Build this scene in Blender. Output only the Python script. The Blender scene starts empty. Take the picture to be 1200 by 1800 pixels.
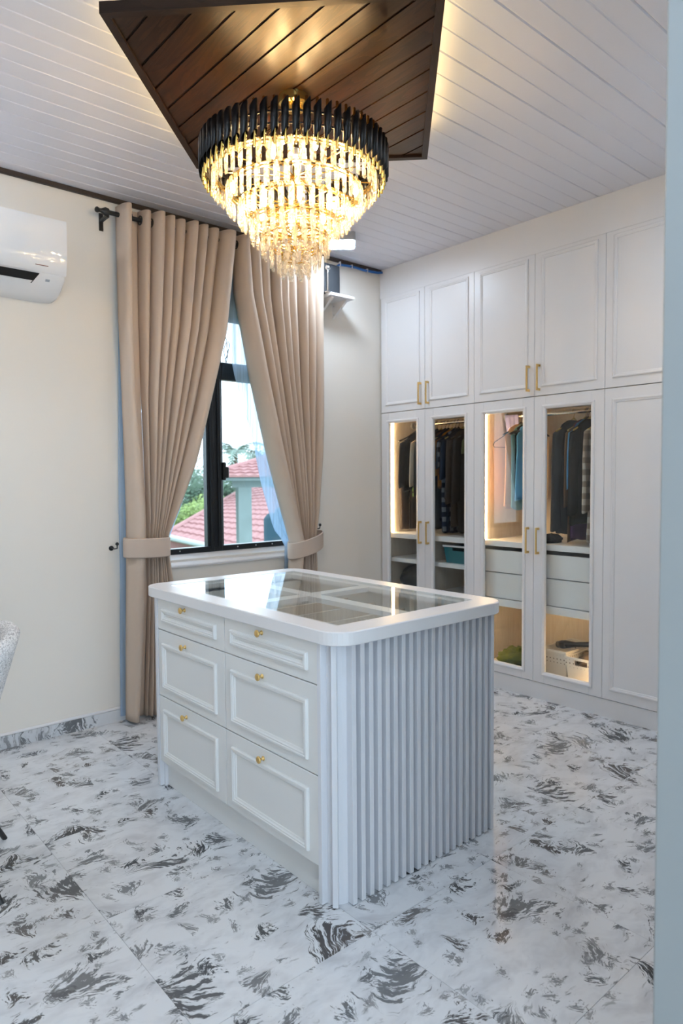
import bpy, math, random
from mathutils import Vector, Matrix, noise as mnoise

random.seed(7)
PI = math.pi
sc = bpy.context.scene
col = sc.collection
rnd = random.random

# ------------------------------------------------------------------ camera
CAM_YAW, CAM_PITCH, CAM_ROLL, CAM_H = math.radians(40.8019), math.radians(-2.7374), math.radians(-0.4427), 1.36
cam_data = bpy.data.cameras.new('camera')
cam = bpy.data.objects.new('camera', cam_data)
col.objects.link(cam)
fwd = Vector((math.sin(CAM_YAW) * math.cos(CAM_PITCH), math.cos(CAM_YAW) * math.cos(CAM_PITCH), math.sin(CAM_PITCH)))
rgt = Vector((math.cos(CAM_YAW), -math.sin(CAM_YAW), 0))
upv = rgt.cross(fwd)
r2 = rgt * math.cos(CAM_ROLL) + upv * math.sin(CAM_ROLL)
u2 = -rgt * math.sin(CAM_ROLL) + upv * math.cos(CAM_ROLL)
cam.matrix_world = Matrix(((r2.x, u2.x, -fwd.x, 0), (r2.y, u2.y, -fwd.y, 0), (r2.z, u2.z, -fwd.z, CAM_H), (0, 0, 0, 1)))
cam_data.sensor_fit = 'VERTICAL'
cam_data.sensor_height = 36.0
cam_data.lens = 1198.0 / 1800.0 * 36.0
cam_data.clip_start = 0.02
cam_data.clip_end = 500
cam_data.dof.use_dof = True
cam_data.dof.focus_distance = 2.6
cam_data.dof.aperture_fstop = 3.5
sc.camera = cam

# ------------------------------------------------------------------ view / world / large lights
sc.view_settings.view_transform = 'Standard'
sc.view_settings.look = 'None'
sc.view_settings.exposure = 0.64
sc.view_settings.gamma = 1.0
sc.view_settings.use_curve_mapping = False
sc.cycles.transparent_max_bounces = 16
sc.cycles.max_bounces = 7
sc.cycles.diffuse_bounces = 4
sc.cycles.glossy_bounces = 3
sc.cycles.use_adaptive_sampling = True
sc.cycles.adaptive_threshold = 0.04
sc.cycles.use_light_tree = False

world = bpy.data.worlds.new('overcast_sky')
sc.world = world
world.use_nodes = True
wn = world.node_tree.nodes
wn['Background'].inputs['Color'].default_value = (0.70, 0.86, 1.0, 1)
wn['Background'].inputs['Strength'].default_value = 3.3


def area_light(name, loc, size, energy, color, rot=(0, 0, 0), size_y=None):
    d = bpy.data.lights.new(name, 'AREA')
    d.energy = energy
    d.color = color
    d.size = size
    if size_y:
        d.shape = 'RECTANGLE'
        d.size_y = size_y
    o = bpy.data.objects.new(name, d)
    o.location = loc
    o.rotation_euler = rot
    col.objects.link(o)
    return o


# unseen cool fill light added in the hall behind the doorway
area_light('hall_fill_light', (-0.2, -1.3, 2.86), 0.9, 10, (0.78, 0.90, 1.0))


# ------------------------------------------------------------------ helpers
WL = {}


class MB:
    def __init__(s):
        s.v, s.f, s.m = [], [], []
        s.cur = 0

    def add(s, vs, fs):
        o = len(s.v)
        s.v += [tuple(v) for v in vs]
        for f in fs:
            s.f.append(tuple(i + o for i in f))
            s.m.append(s.cur)
        return s

    def box(s, x0, x1, y0, y1, z0, z1, b=0.0):
        x0, x1 = min(x0, x1), max(x0, x1)
        y0, y1 = min(y0, y1), max(y0, y1)
        z0, z1 = min(z0, z1), max(z0, z1)
        if b <= 0:
            vs = [(x, y, z) for z in (z0, z1) for y in (y0, y1) for x in (x0, x1)]
            return s.add(vs, [(0, 2, 3, 1), (4, 5, 7, 6), (0, 1, 5, 4), (2, 6, 7, 3), (0, 4, 6, 2), (1, 3, 7, 5)])
        b = min(b, (x1 - x0) / 2.01, (y1 - y0) / 2.01, (z1 - z0) / 2.01)
        # chamfered box: 24 vertices
        vs, idx = [], {}
        for sx in (0, 1):
            for sy in (0, 1):
                for sz in (0, 1):
                    X = (x0, x1)[sx]; Y = (y0, y1)[sy]; Z = (z0, z1)[sz]
                    dx = b if sx == 0 else -b; dy = b if sy == 0 else -b; dz = b if sz == 0 else -b
                    idx[sx, sy, sz, 'x'] = len(vs); vs.append((X, Y + dy, Z + dz))
                    idx[sx, sy, sz, 'y'] = len(vs); vs.append((X + dx, Y, Z + dz))
                    idx[sx, sy, sz, 'z'] = len(vs); vs.append((X + dx, Y + dy, Z))
        I = idx
        fs = []
        for k in (0, 1):
            q = [I[k, 0, 0, 'x'], I[k, 1, 0, 'x'], I[k, 1, 1, 'x'], I[k, 0, 1, 'x']]
            fs.append(tuple(q if k else q[::-1]))
            q = [I[0, k, 0, 'y'], I[1, k, 0, 'y'], I[1, k, 1, 'y'], I[0, k, 1, 'y']]
            fs.append(tuple(q[::-1] if k else q))
            q = [I[0, 0, k, 'z'], I[1, 0, k, 'z'], I[1, 1, k, 'z'], I[0, 1, k, 'z']]
            fs.append(tuple(q if k else q[::-1]))
        for a in (0, 1):
            for c in (0, 1):
                q = [I[a, c, 0, 'x'], I[a, c, 0, 'y'], I[a, c, 1, 'y'], I[a, c, 1, 'x']]
                fs.append(tuple(q if (a ^ c) else q[::-1]))
                q = [I[a, 0, c, 'x'], I[a, 0, c, 'z'], I[a, 1, c, 'z'], I[a, 1, c, 'x']]
                fs.append(tuple(q[::-1] if (a ^ c) else q))
                q = [I[0, a, c, 'y'], I[0, a, c, 'z'], I[1, a, c, 'z'], I[1, a, c, 'y']]
                fs.append(tuple(q if (a ^ c) else q[::-1]))
                for e in (0, 1):
                    t = (I[a, c, e, 'x'], I[a, c, e, 'y'], I[a, c, e, 'z'])
                    fs.append(t if (a + c + e) % 2 else t[::-1])
        return s.add(vs, fs)

    def rings(s, R, closed=True, cap0=False, cap1=False):
        n = len(R[0]); vs = [p for r in R for p in r]; fs = []
        for i in range(len(R) - 1):
            for j in range(n if closed else n - 1):
                a = i * n + j; b = i * n + (j + 1) % n
                fs.append((a, b, b + n, a + n))
        if cap0: fs.append(tuple(range(n))[::-1])
        if cap1: fs.append(tuple(range((len(R) - 1) * n, len(R) * n)))
        return s.add(vs, fs)

    def cyl(s, p0, p1, r, n=12, r1=None, caps=True):
        p0, p1 = Vector(p0), Vector(p1)
        d = (p1 - p0).normalized()
        a = d.orthogonal().normalized(); b = d.cross(a)
        r1 = r if r1 is None else r1
        R = [[p + (a * math.cos(2 * PI * k / n) + b * math.sin(2 * PI * k / n)) * q for k in range(n)] for p, q in ((p0, r), (p1, r1))]
        return s.rings(R, True, caps, caps)

    def tube(s, pts, r, n=8, caps=True):
        pts = [Vector(p) for p in pts]
        R = []; a = None
        for i, p in enumerate(pts):
            d = (pts[min(i + 1, len(pts) - 1)] - pts[max(i - 1, 0)]).normalized()
            a = d.orthogonal().normalized() if a is None else (a - d * a.dot(d)).normalized()
            b = d.cross(a)
            q = r[i] if isinstance(r, (list, tuple)) else r
            R.append([p + (a * math.cos(2 * PI * k / n) + b * math.sin(2 * PI * k / n)) * q for k in range(n)])
        return s.rings(R, True, caps, caps)

    def lathe(s, c, prof, n=24, cap0=True, cap1=True):
        c = Vector(c)
        R = [[(c.x + r * math.cos(2 * PI * k / n), c.y + r * math.sin(2 * PI * k / n), c.z + z) for k in range(n)] for r, z in prof]
        return s.rings(R, True, cap0, cap1)

    def prism(s, poly, z0, z1):
        n = len(poly)
        vs = [(x, y, z0) for x, y in poly] + [(x, y, z1) for x, y in poly]
        fs = [tuple(range(n))[::-1], tuple(range(n, 2 * n))] + [(i, (i + 1) % n, (i + 1) % n + n, i + n) for i in range(n)]
        return s.add(vs, fs)

    def grid(s, P):
        return s.rings(P, closed=False)

    def mesh(s, name, mats, origin=(0, 0, 0), smooth=False):
        me = bpy.data.meshes.new(name)
        ox, oy, oz = origin
        me.from_pydata([(x - ox, y - oy, z - oz) for x, y, z in s.v], [], s.f)
        if not isinstance(mats, (list, tuple)): mats = [mats]
        for m in mats: me.materials.append(m)
        if len(mats) > 1: me.polygons.foreach_set('material_index', s.m)
        if smooth: me.polygons.foreach_set('use_smooth', [True] * len(me.polygons))
        me.update()
        return me


def link(o, parent, loc):
    col.objects.link(o)
    loc = Vector(loc)
    WL[o.name] = loc
    if parent is not None:
        o.parent = parent
        o.location = loc - WL[parent.name]
    else:
        o.location = loc
    return o


def part(name, mb, mat, parent=None, origin=None, smooth=False, label=None, kind=None):
    """mb in world coordinates -> one mesh object"""
    if origin is None:
        xs = [v[0] for v in mb.v]; ys = [v[1] for v in mb.v]; zs = [v[2] for v in mb.v]
        origin = ((min(xs) + max(xs)) / 2, (min(ys) + max(ys)) / 2, min(zs))
    o = bpy.data.objects.new(name, mb.mesh(name, mat, origin, smooth))
    link(o, parent, origin)
    if label: o['label'] = label
    if kind: o['kind'] = kind
    if smooth and smooth != 'full':
        md = None
        try:
            o.data.set_sharp_from_angle(angle=math.radians(40))
        except Exception:
            pass
    return o


def inst(name, me, parent, loc, rot=(0, 0, 0)):
    o = bpy.data.objects.new(name, me)
    link(o, parent, loc)
    o.rotation_euler = rot
    return o


def thing(name, label, cat, loc, group=None):
    o = bpy.data.objects.new(name, None)
    o.empty_display_size = 0.05
    link(o, None, loc)
    return tag(o, label, cat, group)


def tag(o, label, cat, group=None):
    o['label'] = label
    o['category'] = cat
    if group: o['group'] = group
    return o


def struct(name, mb, mat, parent=None, **k):
    o = part(name, mb, mat, parent, **k)
    if parent is None: o['kind'] = 'structure'
    return o


# ------------------------------------------------------------------ materials
class NT:
    def __init__(s, name):
        s.mat = bpy.data.materials.new(name)
        s.mat.use_nodes = True
        s.t = s.mat.node_tree
        s.n = s.t.nodes
        s.b = s.n['Principled BSDF']
        s.out = s.n['Material Output']

    def new(s, typ, **k):
        n = s.n.new(typ)
        for a, v in k.items(): setattr(n, a, v)
        return n

    def set(s, node, i, v):
        if hasattr(v, 'is_output'): s.t.links.new(v, node.inputs[i])
        else: node.inputs[i].default_value = v

    def math(s, op, a, b=0.0, c=None):
        n = s.new('ShaderNodeMath', operation=op)
        s.set(n, 0, a); s.set(n, 1, b)
        if c is not None: s.set(n, 2, c)
        return n.outputs[0]

    def vmath(s, op, a, b=(0, 0, 0), out=0):
        n = s.new('ShaderNodeVectorMath', operation=op)
        s.set(n, 0, a); s.set(n, 1, b)
        return n.outputs[out]

    def coord(s, which='Object'):
        return s.new('ShaderNodeTexCoord').outputs[which]

    def mapping(s, v, scale=(1, 1, 1), rot=(0, 0, 0), loc=(0, 0, 0)):
        n = s.new('ShaderNodeMapping')
        s.set(n, 'Vector', v)
        n.inputs['Scale'].default_value = scale
        n.inputs['Rotation'].default_value = rot
        n.inputs['Location'].default_value = loc
        return n.outputs[0]

    def noise(s, v, scale=5, detail=3, rough=0.5, dist=0.0, dim='3D', out=0):
        n = s.new('ShaderNodeTexNoise', noise_dimensions=dim)
        s.set(n, 'Vector', v)
        n.inputs['Scale'].default_value = scale
        n.inputs['Detail'].default_value = detail
        n.inputs['Roughness'].default_value = rough
        n.inputs['Distortion'].default_value = dist
        return n.outputs[out]

    def ramp(s, f, stops):
        n = s.new('ShaderNodeValToRGB')
        s.set(n, 0, f)
        e = n.color_ramp.elements
        while len(e) < len(stops): e.new(0.5)
        for q, (p, c) in zip(e, stops):
            q.position = p
            q.color = (c, c, c, 1) if isinstance(c, (int, float)) else (c[0], c[1], c[2], 1)
        return n.outputs[0]

    def mix(s, f, a, b, mode='MIX'):
        n = s.new('ShaderNodeMix', data_type='RGBA', blend_type=mode)
        s.set(n, 0, f)
        for i, v in ((6, a), (7, b)):
            s.set(n, i, v if hasattr(v, 'is_output') else (v[0], v[1], v[2], 1))
        return n.outputs[2]

    def bump(s, h, strength=0.2, dist=0.002):
        n = s.new('ShaderNodeBump')
        n.inputs['Strength'].default_value = strength
        n.inputs['Distance'].default_value = dist
        s.set(n, 'Height', h)
        s.t.links.new(n.outputs[0], s.b.inputs['Normal'])
        return n.outputs[0]

    def base(s, c, rough=0.5, metal=0.0, spec=None):
        s.set(s.b, 'Base Color', c if hasattr(c, 'is_output') else (c[0], c[1], c[2], 1))
        s.set(s.b, 'Roughness', rough)
        s.b.inputs['Metallic'].default_value = metal
        if spec is not None: s.b.inputs['Specular IOR Level'].default_value = spec
        return s.mat

    def shader_out(s, sh):
        s.t.links.new(sh, s.out.inputs['Surface'])
        return s.mat


def plain(name, c, rough=0.5, metal=0.0, var=0.06, scale=6.0, bump=0.0, bscale=120.0, spec=None):
    t = NT(name)
    co = t.coord()
    f = t.noise(co, scale, 1)
    lo = tuple(max(0, x * (1 - var)) for x in c); hi = tuple(min(1, x * (1 + var)) for x in c)
    t.base(t.mix(f, lo, hi), rough, metal, spec)
    if bump: t.bump(t.noise(co, bscale, 1), bump, 0.002)
    return t.mat


def glass(name, tint=(0.97, 0.99, 0.985), ior=1.5, rough=0.0):
    t = NT(name)
    fr = t.new('ShaderNodeFresnel'); fr.inputs['IOR'].default_value = ior
    tr = t.new('ShaderNodeBsdfTransparent'); tr.inputs['Color'].default_value = (*tint, 1)
    gl = t.new('ShaderNodeBsdfGlossy'); gl.inputs['Roughness'].default_value = rough
    smear = t.noise(t.coord(), 3.0, 2)
    t.set(gl, 'Color', t.mix(smear, (0.95, 0.97, 0.98), (1, 1, 1)))
    mx = t.new('ShaderNodeMixShader')
    # the rear face of the pane transmits only (no false total reflection in a thin slab)
    geo = t.new('ShaderNodeNewGeometry')
    fac = t.math('MULTIPLY', fr.outputs[0], t.math('SUBTRACT', 1.0, geo.outputs['Backfacing']))
    t.set(mx, 0, fac); t.set(mx, 1, tr.outputs[0]); t.set(mx, 2, gl.outputs[0])
    return t.shader_out(mx.outputs[0])


def emit(name, c, strength):
    t = NT(name)
    e = t.new('ShaderNodeEmission')
    e.inputs['Color'].default_value = (*c, 1)
    e.inputs['Strength'].default_value = strength
    return t.shader_out(e.outputs[0])


def mat_marble(name, scale=1.0, tiled=True):
    t = NT(name)
    co = t.coord()
    if tiled:
        oi = t.new('ShaderNodeObjectInfo')
        k = t.math('MULTIPLY', t.math('FLOOR', t.math('MULTIPLY', oi.outputs['Random'], 6.0)), 5.37)
        cx = t.new('ShaderNodeCombineXYZ'); t.set(cx, 0, k); t.set(cx, 1, t.math('MULTIPLY', k, 1.7))
        co = t.vmath('ADD', co, cx.outputs[0])
    w1 = t.vmath('SUBTRACT', t.noise(co, 4.0, 1, out=1), (0.5, 0.5, 0.5))
    w2 = t.vmath('SUBTRACT', t.noise(co, 19.0, 2, out=1), (0.5, 0.5, 0.5))
    cw = t.vmath('ADD', co, t.vmath('MULTIPLY', w1, (0.16, 0.16, 0)))
    cw = t.vmath('ADD', cw, t.vmath('MULTIPLY', w2, (0.035, 0.035, 0)))
    inks = []
    for (s, seed, keep, fanw, kk, amp) in ((3.0, 3.3, 0.60, 0.60, 5.6, 1.0), (5.0, 11.7, 0.64, 0.58, 4.8, 1.0), (8.6, 27.1, 0.62, 0.62, 3.8, 0.95), (15.0, 41.3, 0.60, 0.75, 3.0, 0.7)):
        P = t.vmath('ADD', t.vmath('MULTIPLY', cw, (s, s, 0)), (seed, seed * 1.3, 0))
        vo = t.new('ShaderNodeTexVoronoi', voronoi_dimensions='2D', feature='F1')
        t.set(vo, 'Vector', P); vo.inputs['Scale'].default_value = 1.0; vo.inputs['Randomness'].default_value = 1.0
        d = t.vmath('SUBTRACT', P, vo.outputs['Position'])
        sc3 = t.new('ShaderNodeSeparateColor'); t.set(sc3, 0, vo.outputs['Color'])
        rot = t.new('ShaderNodeVectorRotate', rotation_type='Z_AXIS')
        r = vo.outputs['Distance']
        t.set(rot, 'Vector', d)
        # strokes mostly follow one grain direction, some turned round, bent with the radius
        ang0 = t.math('ADD', t.math('ADD', 0.75, t.math('MULTIPLY', t.math('SUBTRACT', sc3.outputs[0], 0.5), 3.0)), t.math('MULTIPLY', t.math('GREATER_THAN', sc3.outputs[1], 0.5), 3.1416))
        ang0 = t.math('ADD', ang0, t.math('MULTIPLY', r, t.math('MULTIPLY', t.math('SUBTRACT', sc3.outputs[1], 0.5), 5.0)))
        t.set(rot, 'Angle', ang0)
        sx = t.new('ShaderNodeSeparateXYZ'); t.set(sx, 0, rot.outputs[0])
        x = t.math('ADD', sx.outputs[0], 0.34)
        ang = t.math('ARCTAN2', sx.outputs[1], x)
        rad = t.math('SQRT', t.math('ADD', t.math('MULTIPLY', x, x), t.math('MULTIPLY', sx.outputs[1], sx.outputs[1])))
        cv = t.new('ShaderNodeCombineXYZ')
        t.set(cv, 0, t.math('MULTIPLY', ang, kk)); t.set(cv, 1, t.math('MULTIPLY', rad, 2.6)); t.set(cv, 2, t.math('MULTIPLY', sc3.outputs[1], 37.0))
        st = t.noise(cv.outputs[0], 2.0, 4, 0.68)
        fan = t.math('SUBTRACT', 1.0, t.math('DIVIDE', t.math('ABSOLUTE', ang), fanw))
        ln = t.math('SUBTRACT', t.math('ADD', 0.38, t.math('MULTIPLY', sc3.outputs[2], 0.34)), rad)
        near = t.math('SUBTRACT', rad, 0.06)
        m = t.math('MINIMUM', t.math('MULTIPLY', ln, 2.0), t.math('MULTIPLY', fan, 0.55))
        m = t.math('MINIMUM', m, t.math('MULTIPLY', near, 2.4))
        v = t.math('ADD', m, t.math('MULTIPLY', t.math('SUBTRACT', st, 0.545), 2.7))
        v = t.math('MULTIPLY', t.ramp(v, ((0.05, 0.0), (0.19, 1.0))), t.math('GREATER_THAN', sc3.outputs[2], keep))
        v = t.math('MULTIPLY', v, t.math('ADD', 0.70, t.math('MULTIPLY', sc3.outputs[0], 0.30)))
        inks.append(t.math('MULTIPLY', v, amp))
    ink = t.math('MAXIMUM', t.math('MAXIMUM', inks[0], inks[1]), t.math('MAXIMUM', inks[2], inks[3]))
    # fine short dashes and specks
    c2 = t.mapping(cw, scale=(13, 44, 1), rot=(0, 0, 0.75))
    dash = t.ramp(t.noise(c2, 1.0, 4, 0.6), ((0.595, 0.0), (0.70, 0.8)))
    gate = t.ramp(t.noise(co, 4.0, 2), ((0.40, 0.0), (0.60, 1.0)))
    ink = t.math('MAXIMUM', ink, t.math('MULTIPLY', dash, gate))
    # soft grey clouds
    cloud = t.ramp(t.noise(t.mapping(cw, scale=(7, 13, 1), rot=(0, 0, 0.6)), 1.0, 3, 0.65), ((0.44, 0.0), (0.80, 1.0)))
    base = t.mix(cloud, (0.71, 0.725, 0.75), (0.50, 0.51, 0.54))
    brown = t.ramp(t.noise(co, 1.7, 1), ((0.5, 0.0), (0.72, 1.0)))
    inkc = t.mix(brown, (0.020, 0.022, 0.026), (0.065, 0.045, 0.033))
    t.base(t.mix(ink, base, inkc), t.ramp(t.noise(co, 30, 2), ((0.3, 0.10), (0.7, 0.16))))
    return t.mat


def mat_wood(name, lo, hi, axis='y', rough=0.35, fine=1.0, tiled=True, spec=0.5):
    t = NT(name)
    co = t.coord()
    if tiled:
        oi = t.new('ShaderNodeObjectInfo')
        cx = t.new('ShaderNodeCombineXYZ')
        k = t.math('MULTIPLY', oi.outputs['Random'], 40.0)
        t.set(cx, 0, k); t.set(cx, 1, k); t.set(cx, 2, k)
        co = t.vmath('ADD', co, cx.outputs[0])
    s = {'x': (1.6, 40, 40), 'y': (40, 1.6, 40), 'z': (40, 40, 1.6)}[axis]
    s2 = {'x': (0.8, 7, 7), 'y': (7, 0.8, 7), 'z': (7, 7, 0.8)}[axis]
    a = t.noise(t.mapping(co, scale=tuple(q * fine for q in s)), 1.5, 5, 0.6, 0.3)
    b = t.noise(t.mapping(co, scale=s2), 1.6, 3, 0.5, 1.2)
    rings = t.math('FRACT', t.math('MULTIPLY', b, 9.0))
    f = t.math('ADD', t.math('MULTIPLY', a, 0.7), t.math('MULTIPLY', rings, 0.3))
    t.base(t.mix(t.ramp(f, ((0.25, 0.0), (0.75, 1.0))), lo, hi), rough, 0, spec)
    t.bump(f, 0.25, 0.001)
    return t.mat


def mat_cloth(name, c, c2=None, weave=900.0, rough=0.9, var=0.12, sheen=0.0):
    t = NT(name)
    co = t.coord()
    n1 = t.noise(co, 9.0, 4)
    w = t.noise(t.mapping(co, scale=(1, 1, 0.35)), weave, 2)
    c2 = c2 or tuple(x * (1 - var) for x in c)
    f = t.math('ADD', t.math('MULTIPLY', n1, 0.6), t.math('MULTIPLY', w, 0.4))
    t.base(t.mix(f, c2, c), rough, 0, 0.2)
    t.bump(w, 0.35, 0.001)
    return t.mat


M = {}
M['wall'] = plain('wall_paint', (0.80, 0.755, 0.69), 0.75, var=0.015, scale=2, bump=0.05, bscale=220)
M['hall_wall'] = plain('hall_wall_paint', (0.40, 0.43, 0.435), 0.6, var=0.015, scale=2, bump=0.04, bscale=220)
M['ceil'] = plain('ceiling_pvc', (0.78, 0.77, 0.83), 0.32, var=0.012, scale=3)
M['hall_ceil'] = plain('hall_ceiling_paint', (0.82, 0.83, 0.85), 0.7, var=0.012, scale=3)
M['marble'] = mat_marble('marble_tile')
M['marble_skirt'] = mat_marble('marble_skirting', tiled=False)
M['grout'] = plain('grout', (0.52, 0.52, 0.53), 0.8)
M['lacquer'] = plain('white_lacquer', (0.80, 0.79, 0.80), 0.34, var=0.012, scale=3)
M['lacquer_cool'] = plain('pale_grey_lacquer', (0.74, 0.75, 0.79), 0.42, var=0.012, scale=3)
M['drawer'] = plain('off_white_lacquer', (0.785, 0.785, 0.775), 0.36, var=0.012, scale=3)
M['edge'] = plain('tan_edge_band', (0.50, 0.40, 0.27), 0.6)
M['laminate'] = mat_wood('cream_laminate', (0.66, 0.58, 0.50), (0.76, 0.69, 0.61), 'z', 0.45, tiled=False)
M['gold'] = plain('brushed_gold', (0.80, 0.55, 0.22), 0.28, 1.0, var=0.08, scale=40)
M['gold_rod'] = plain('polished_gold', (0.78, 0.55, 0.17), 0.18, 1.0, var=0.05, scale=20)
M['black_metal'] = plain('matt_black_metal', (0.012, 0.012, 0.013), 0.42, 0.0, var=0.1)
M['tube'] = plain('black_tube_metal', (0.010, 0.010, 0.011), 0.30, 0.2, var=0.1)
M['frame'] = plain('black_aluminium', (0.012, 0.014, 0.017), 0.35, 0.2, var=0.1)
M['chrome'] = plain('chrome', (0.78, 0.78, 0.79), 0.12, 1.0, var=0.03)
M['darkwood'] = mat_wood('dark_plank_wood', (0.0065, 0.0026, 0.0012), (0.034, 0.0125, 0.0040), 'y', 0.30, spec=0.28)
M['framewood'] = mat_wood('dark_frame_wood', (0.013, 0.007, 0.005), (0.028, 0.014, 0.009), 'x', 0.4, spec=0.25)
M['trimwood'] = mat_wood('dark_trim_wood', (0.028, 0.018, 0.014), (0.05, 0.033, 0.025), 'x', 0.5, tiled=False)
M['glass'] = glass('clear_glass')
M['window_glass'] = glass('window_glass', (0.96, 0.985, 0.99), 1.45)
M['curtain'] = mat_cloth('beige_curtain_cloth', (0.62, 0.50, 0.405), weave=700)
M['tie'] = mat_cloth('beige_tieback_cloth', (0.60, 0.49, 0.41), weave=700)
M['white_plastic'] = plain('white_plastic', (0.80, 0.80, 0.81), 0.05, var=0.01)
M['grey_plastic'] = plain('grey_plastic', (0.33, 0.36, 0.40), 0.4)
M['black_plastic'] = plain('black_plastic', (0.012, 0.014, 0.018), 0.32)
M['black_vent'] = plain('vent_shadow_black', (0.006, 0.006, 0.006), 0.8)
M['blue'] = plain('blue_cable_sheath', (0.02, 0.13, 0.42), 0.4)
M['led'] = emit('warm_led_strip', (1.0, 0.66, 0.32), 30.0)
M['cove_led'] = emit('cove_led_strip', (1.0, 0.70, 0.28), 26.0)
M['lamp'] = emit('cool_white_diffuser', (0.70, 0.84, 1.0), 76.0)
M['bulb'] = emit('warm_bulb', (1.0, 0.66, 0.30), 215.0)


def mat_sheer():
    t = NT('white_sheer_voile')
    co = t.coord()
    w = t.noise(t.mapping(co, scale=(60, 60, 2)), 1.0, 2)
    tr = t.new('ShaderNodeBsdfTransparent')
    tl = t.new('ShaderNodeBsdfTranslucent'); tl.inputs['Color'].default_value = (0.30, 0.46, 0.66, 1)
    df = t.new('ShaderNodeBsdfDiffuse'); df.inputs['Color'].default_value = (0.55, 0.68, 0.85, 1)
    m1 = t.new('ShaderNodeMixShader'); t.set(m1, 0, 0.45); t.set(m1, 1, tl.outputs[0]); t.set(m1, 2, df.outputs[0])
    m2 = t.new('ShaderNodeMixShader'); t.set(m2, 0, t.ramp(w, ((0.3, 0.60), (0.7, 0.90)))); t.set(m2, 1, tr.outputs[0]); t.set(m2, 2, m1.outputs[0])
    return t.shader_out(m2.outputs[0])


def mat_crystal():
    t = NT('cut_crystal')
    co = t.coord()
    oi = t.new('ShaderNodeObjectInfo')
    cx = t.new('ShaderNodeCombineXYZ'); t.set(cx, 2, t.math('MULTIPLY', oi.outputs['Random'], 9.0))
    v = t.new('ShaderNodeTexVoronoi', feature='F1')
    t.set(v, 'Vector', t.vmath('ADD', t.mapping(co, scale=(110, 110, 75)), cx.outputs[0])); v.inputs['Scale'].default_value = 1.0
    s3 = t.new('ShaderNodeSeparateColor'); t.set(s3, 0, v.outputs['Color'])
    bp = t.new('ShaderNodeBump'); bp.inputs['Strength'].default_value = 0.9; bp.inputs['Distance'].default_value = 0.004
    t.set(bp, 'Height', v.outputs['Distance'])
    tr = t.new('ShaderNodeBsdfTransparent'); tr.inputs['Color'].default_value = (0.98, 0.96, 0.92, 1)
    tl = t.new('ShaderNodeBsdfTranslucent'); tl.inputs['Color'].default_value = (1.0, 0.93, 0.82, 1)
    t.t.links.new(bp.outputs[0], tl.inputs['Normal'])
    gl = t.new('ShaderNodeBsdfGlossy'); gl.inputs['Roughness'].default_value = 0.12; gl.inputs['Color'].default_value = (0.95, 0.93, 0.9, 1)
    t.t.links.new(bp.outputs[0], gl.inputs['Normal'])
    m1 = t.new('ShaderNodeMixShader'); t.set(m1, 0, t.ramp(s3.outputs[1], ((0.3, 0.15), (0.7, 0.6)))); t.set(m1, 1, tl.outputs[0]); t.set(m1, 2, gl.outputs[0])
    m2 = t.new('ShaderNodeMixShader'); t.set(m2, 0, t.ramp(s3.outputs[0], ((0.2, 0.16), (0.8, 0.66)))); t.set(m2, 1, tr.outputs[0]); t.set(m2, 2, m1.outputs[0])
    return t.shader_out(m2.outputs[0])


M['sheer'] = mat_sheer()
M['crystal'] = mat_crystal()


def boucle():
    t = NT('cream_boucle')
    co = t.coord()
    v = t.new('ShaderNodeTexVoronoi'); t.set(v, 'Vector', co); v.inputs['Scale'].default_value = 190
    n = t.noise(co, 60, 3)
    f = t.math('ADD', t.math('MULTIPLY', v.outputs['Distance'], 0.8), t.math('MULTIPLY', n, 0.4))
    t.base(t.mix(t.ramp(f, ((0.50, 0.0), (1.05, 1.0))), (0.84, 0.82, 0.81), (0.30, 0.29, 0.29)), 0.95, 0, 0.1)
    t.bump(f, 0.8, 0.004)
    return t.mat


M['boucle'] = boucle()

# ------------------------------------------------------------------ dimensions
YW, XW, ZC = 3.723, 3.61, 2.916        # window wall, wardrobe fronts, ceiling
XL, YF = -0.38, 0.5613                 # room's other two walls
TILEX, TILEY = 0.582, 0.588

# ------------------------------------------------------------------ floor with tiles
mb = MB(); mb.box(-2.6, 4.3, -3.0, YW + 0.02, -0.12, -0.010)
floor = struct('floor', mb, M['grout'])
tile = MB(); g = 0.0005
tile.box(-TILEX / 2 + g, TILEX / 2 - g, -TILEY / 2 + g, TILEY / 2 - g, -0.010, 0.0)
tile_me = tile.mesh('floor_tile', M['marble'])
i0 = math.floor((-2.6 - 0.7815) / TILEX) + 1
for i in range(-5, 6):
    for j in range(-7, 4):
        cx, cy = 0.7815 + TILEX * (i + 0.5), 1.452 + TILEY * (j + 0.5)
        x0, x1, y0, y1 = cx - TILEX / 2, cx + TILEX / 2, cy - TILEY / 2, cy + TILEY / 2
        if x0 > 3.62 or y0 > YW - 0.02 or x1 < -1.6: continue
        if x1 > 3.63 or y1 > YW:
            t_ = MB(); t_.box(x0 + g, min(x1 - g, 3.63), y0 + g, min(y1 - g, YW), -0.010, 0.0)
            part('floor_tile', t_, M['marble'], floor, origin=(cx, cy, 0))
        else:
            inst('floor_tile', tile_me, floor, (cx, cy, 0))

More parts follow.
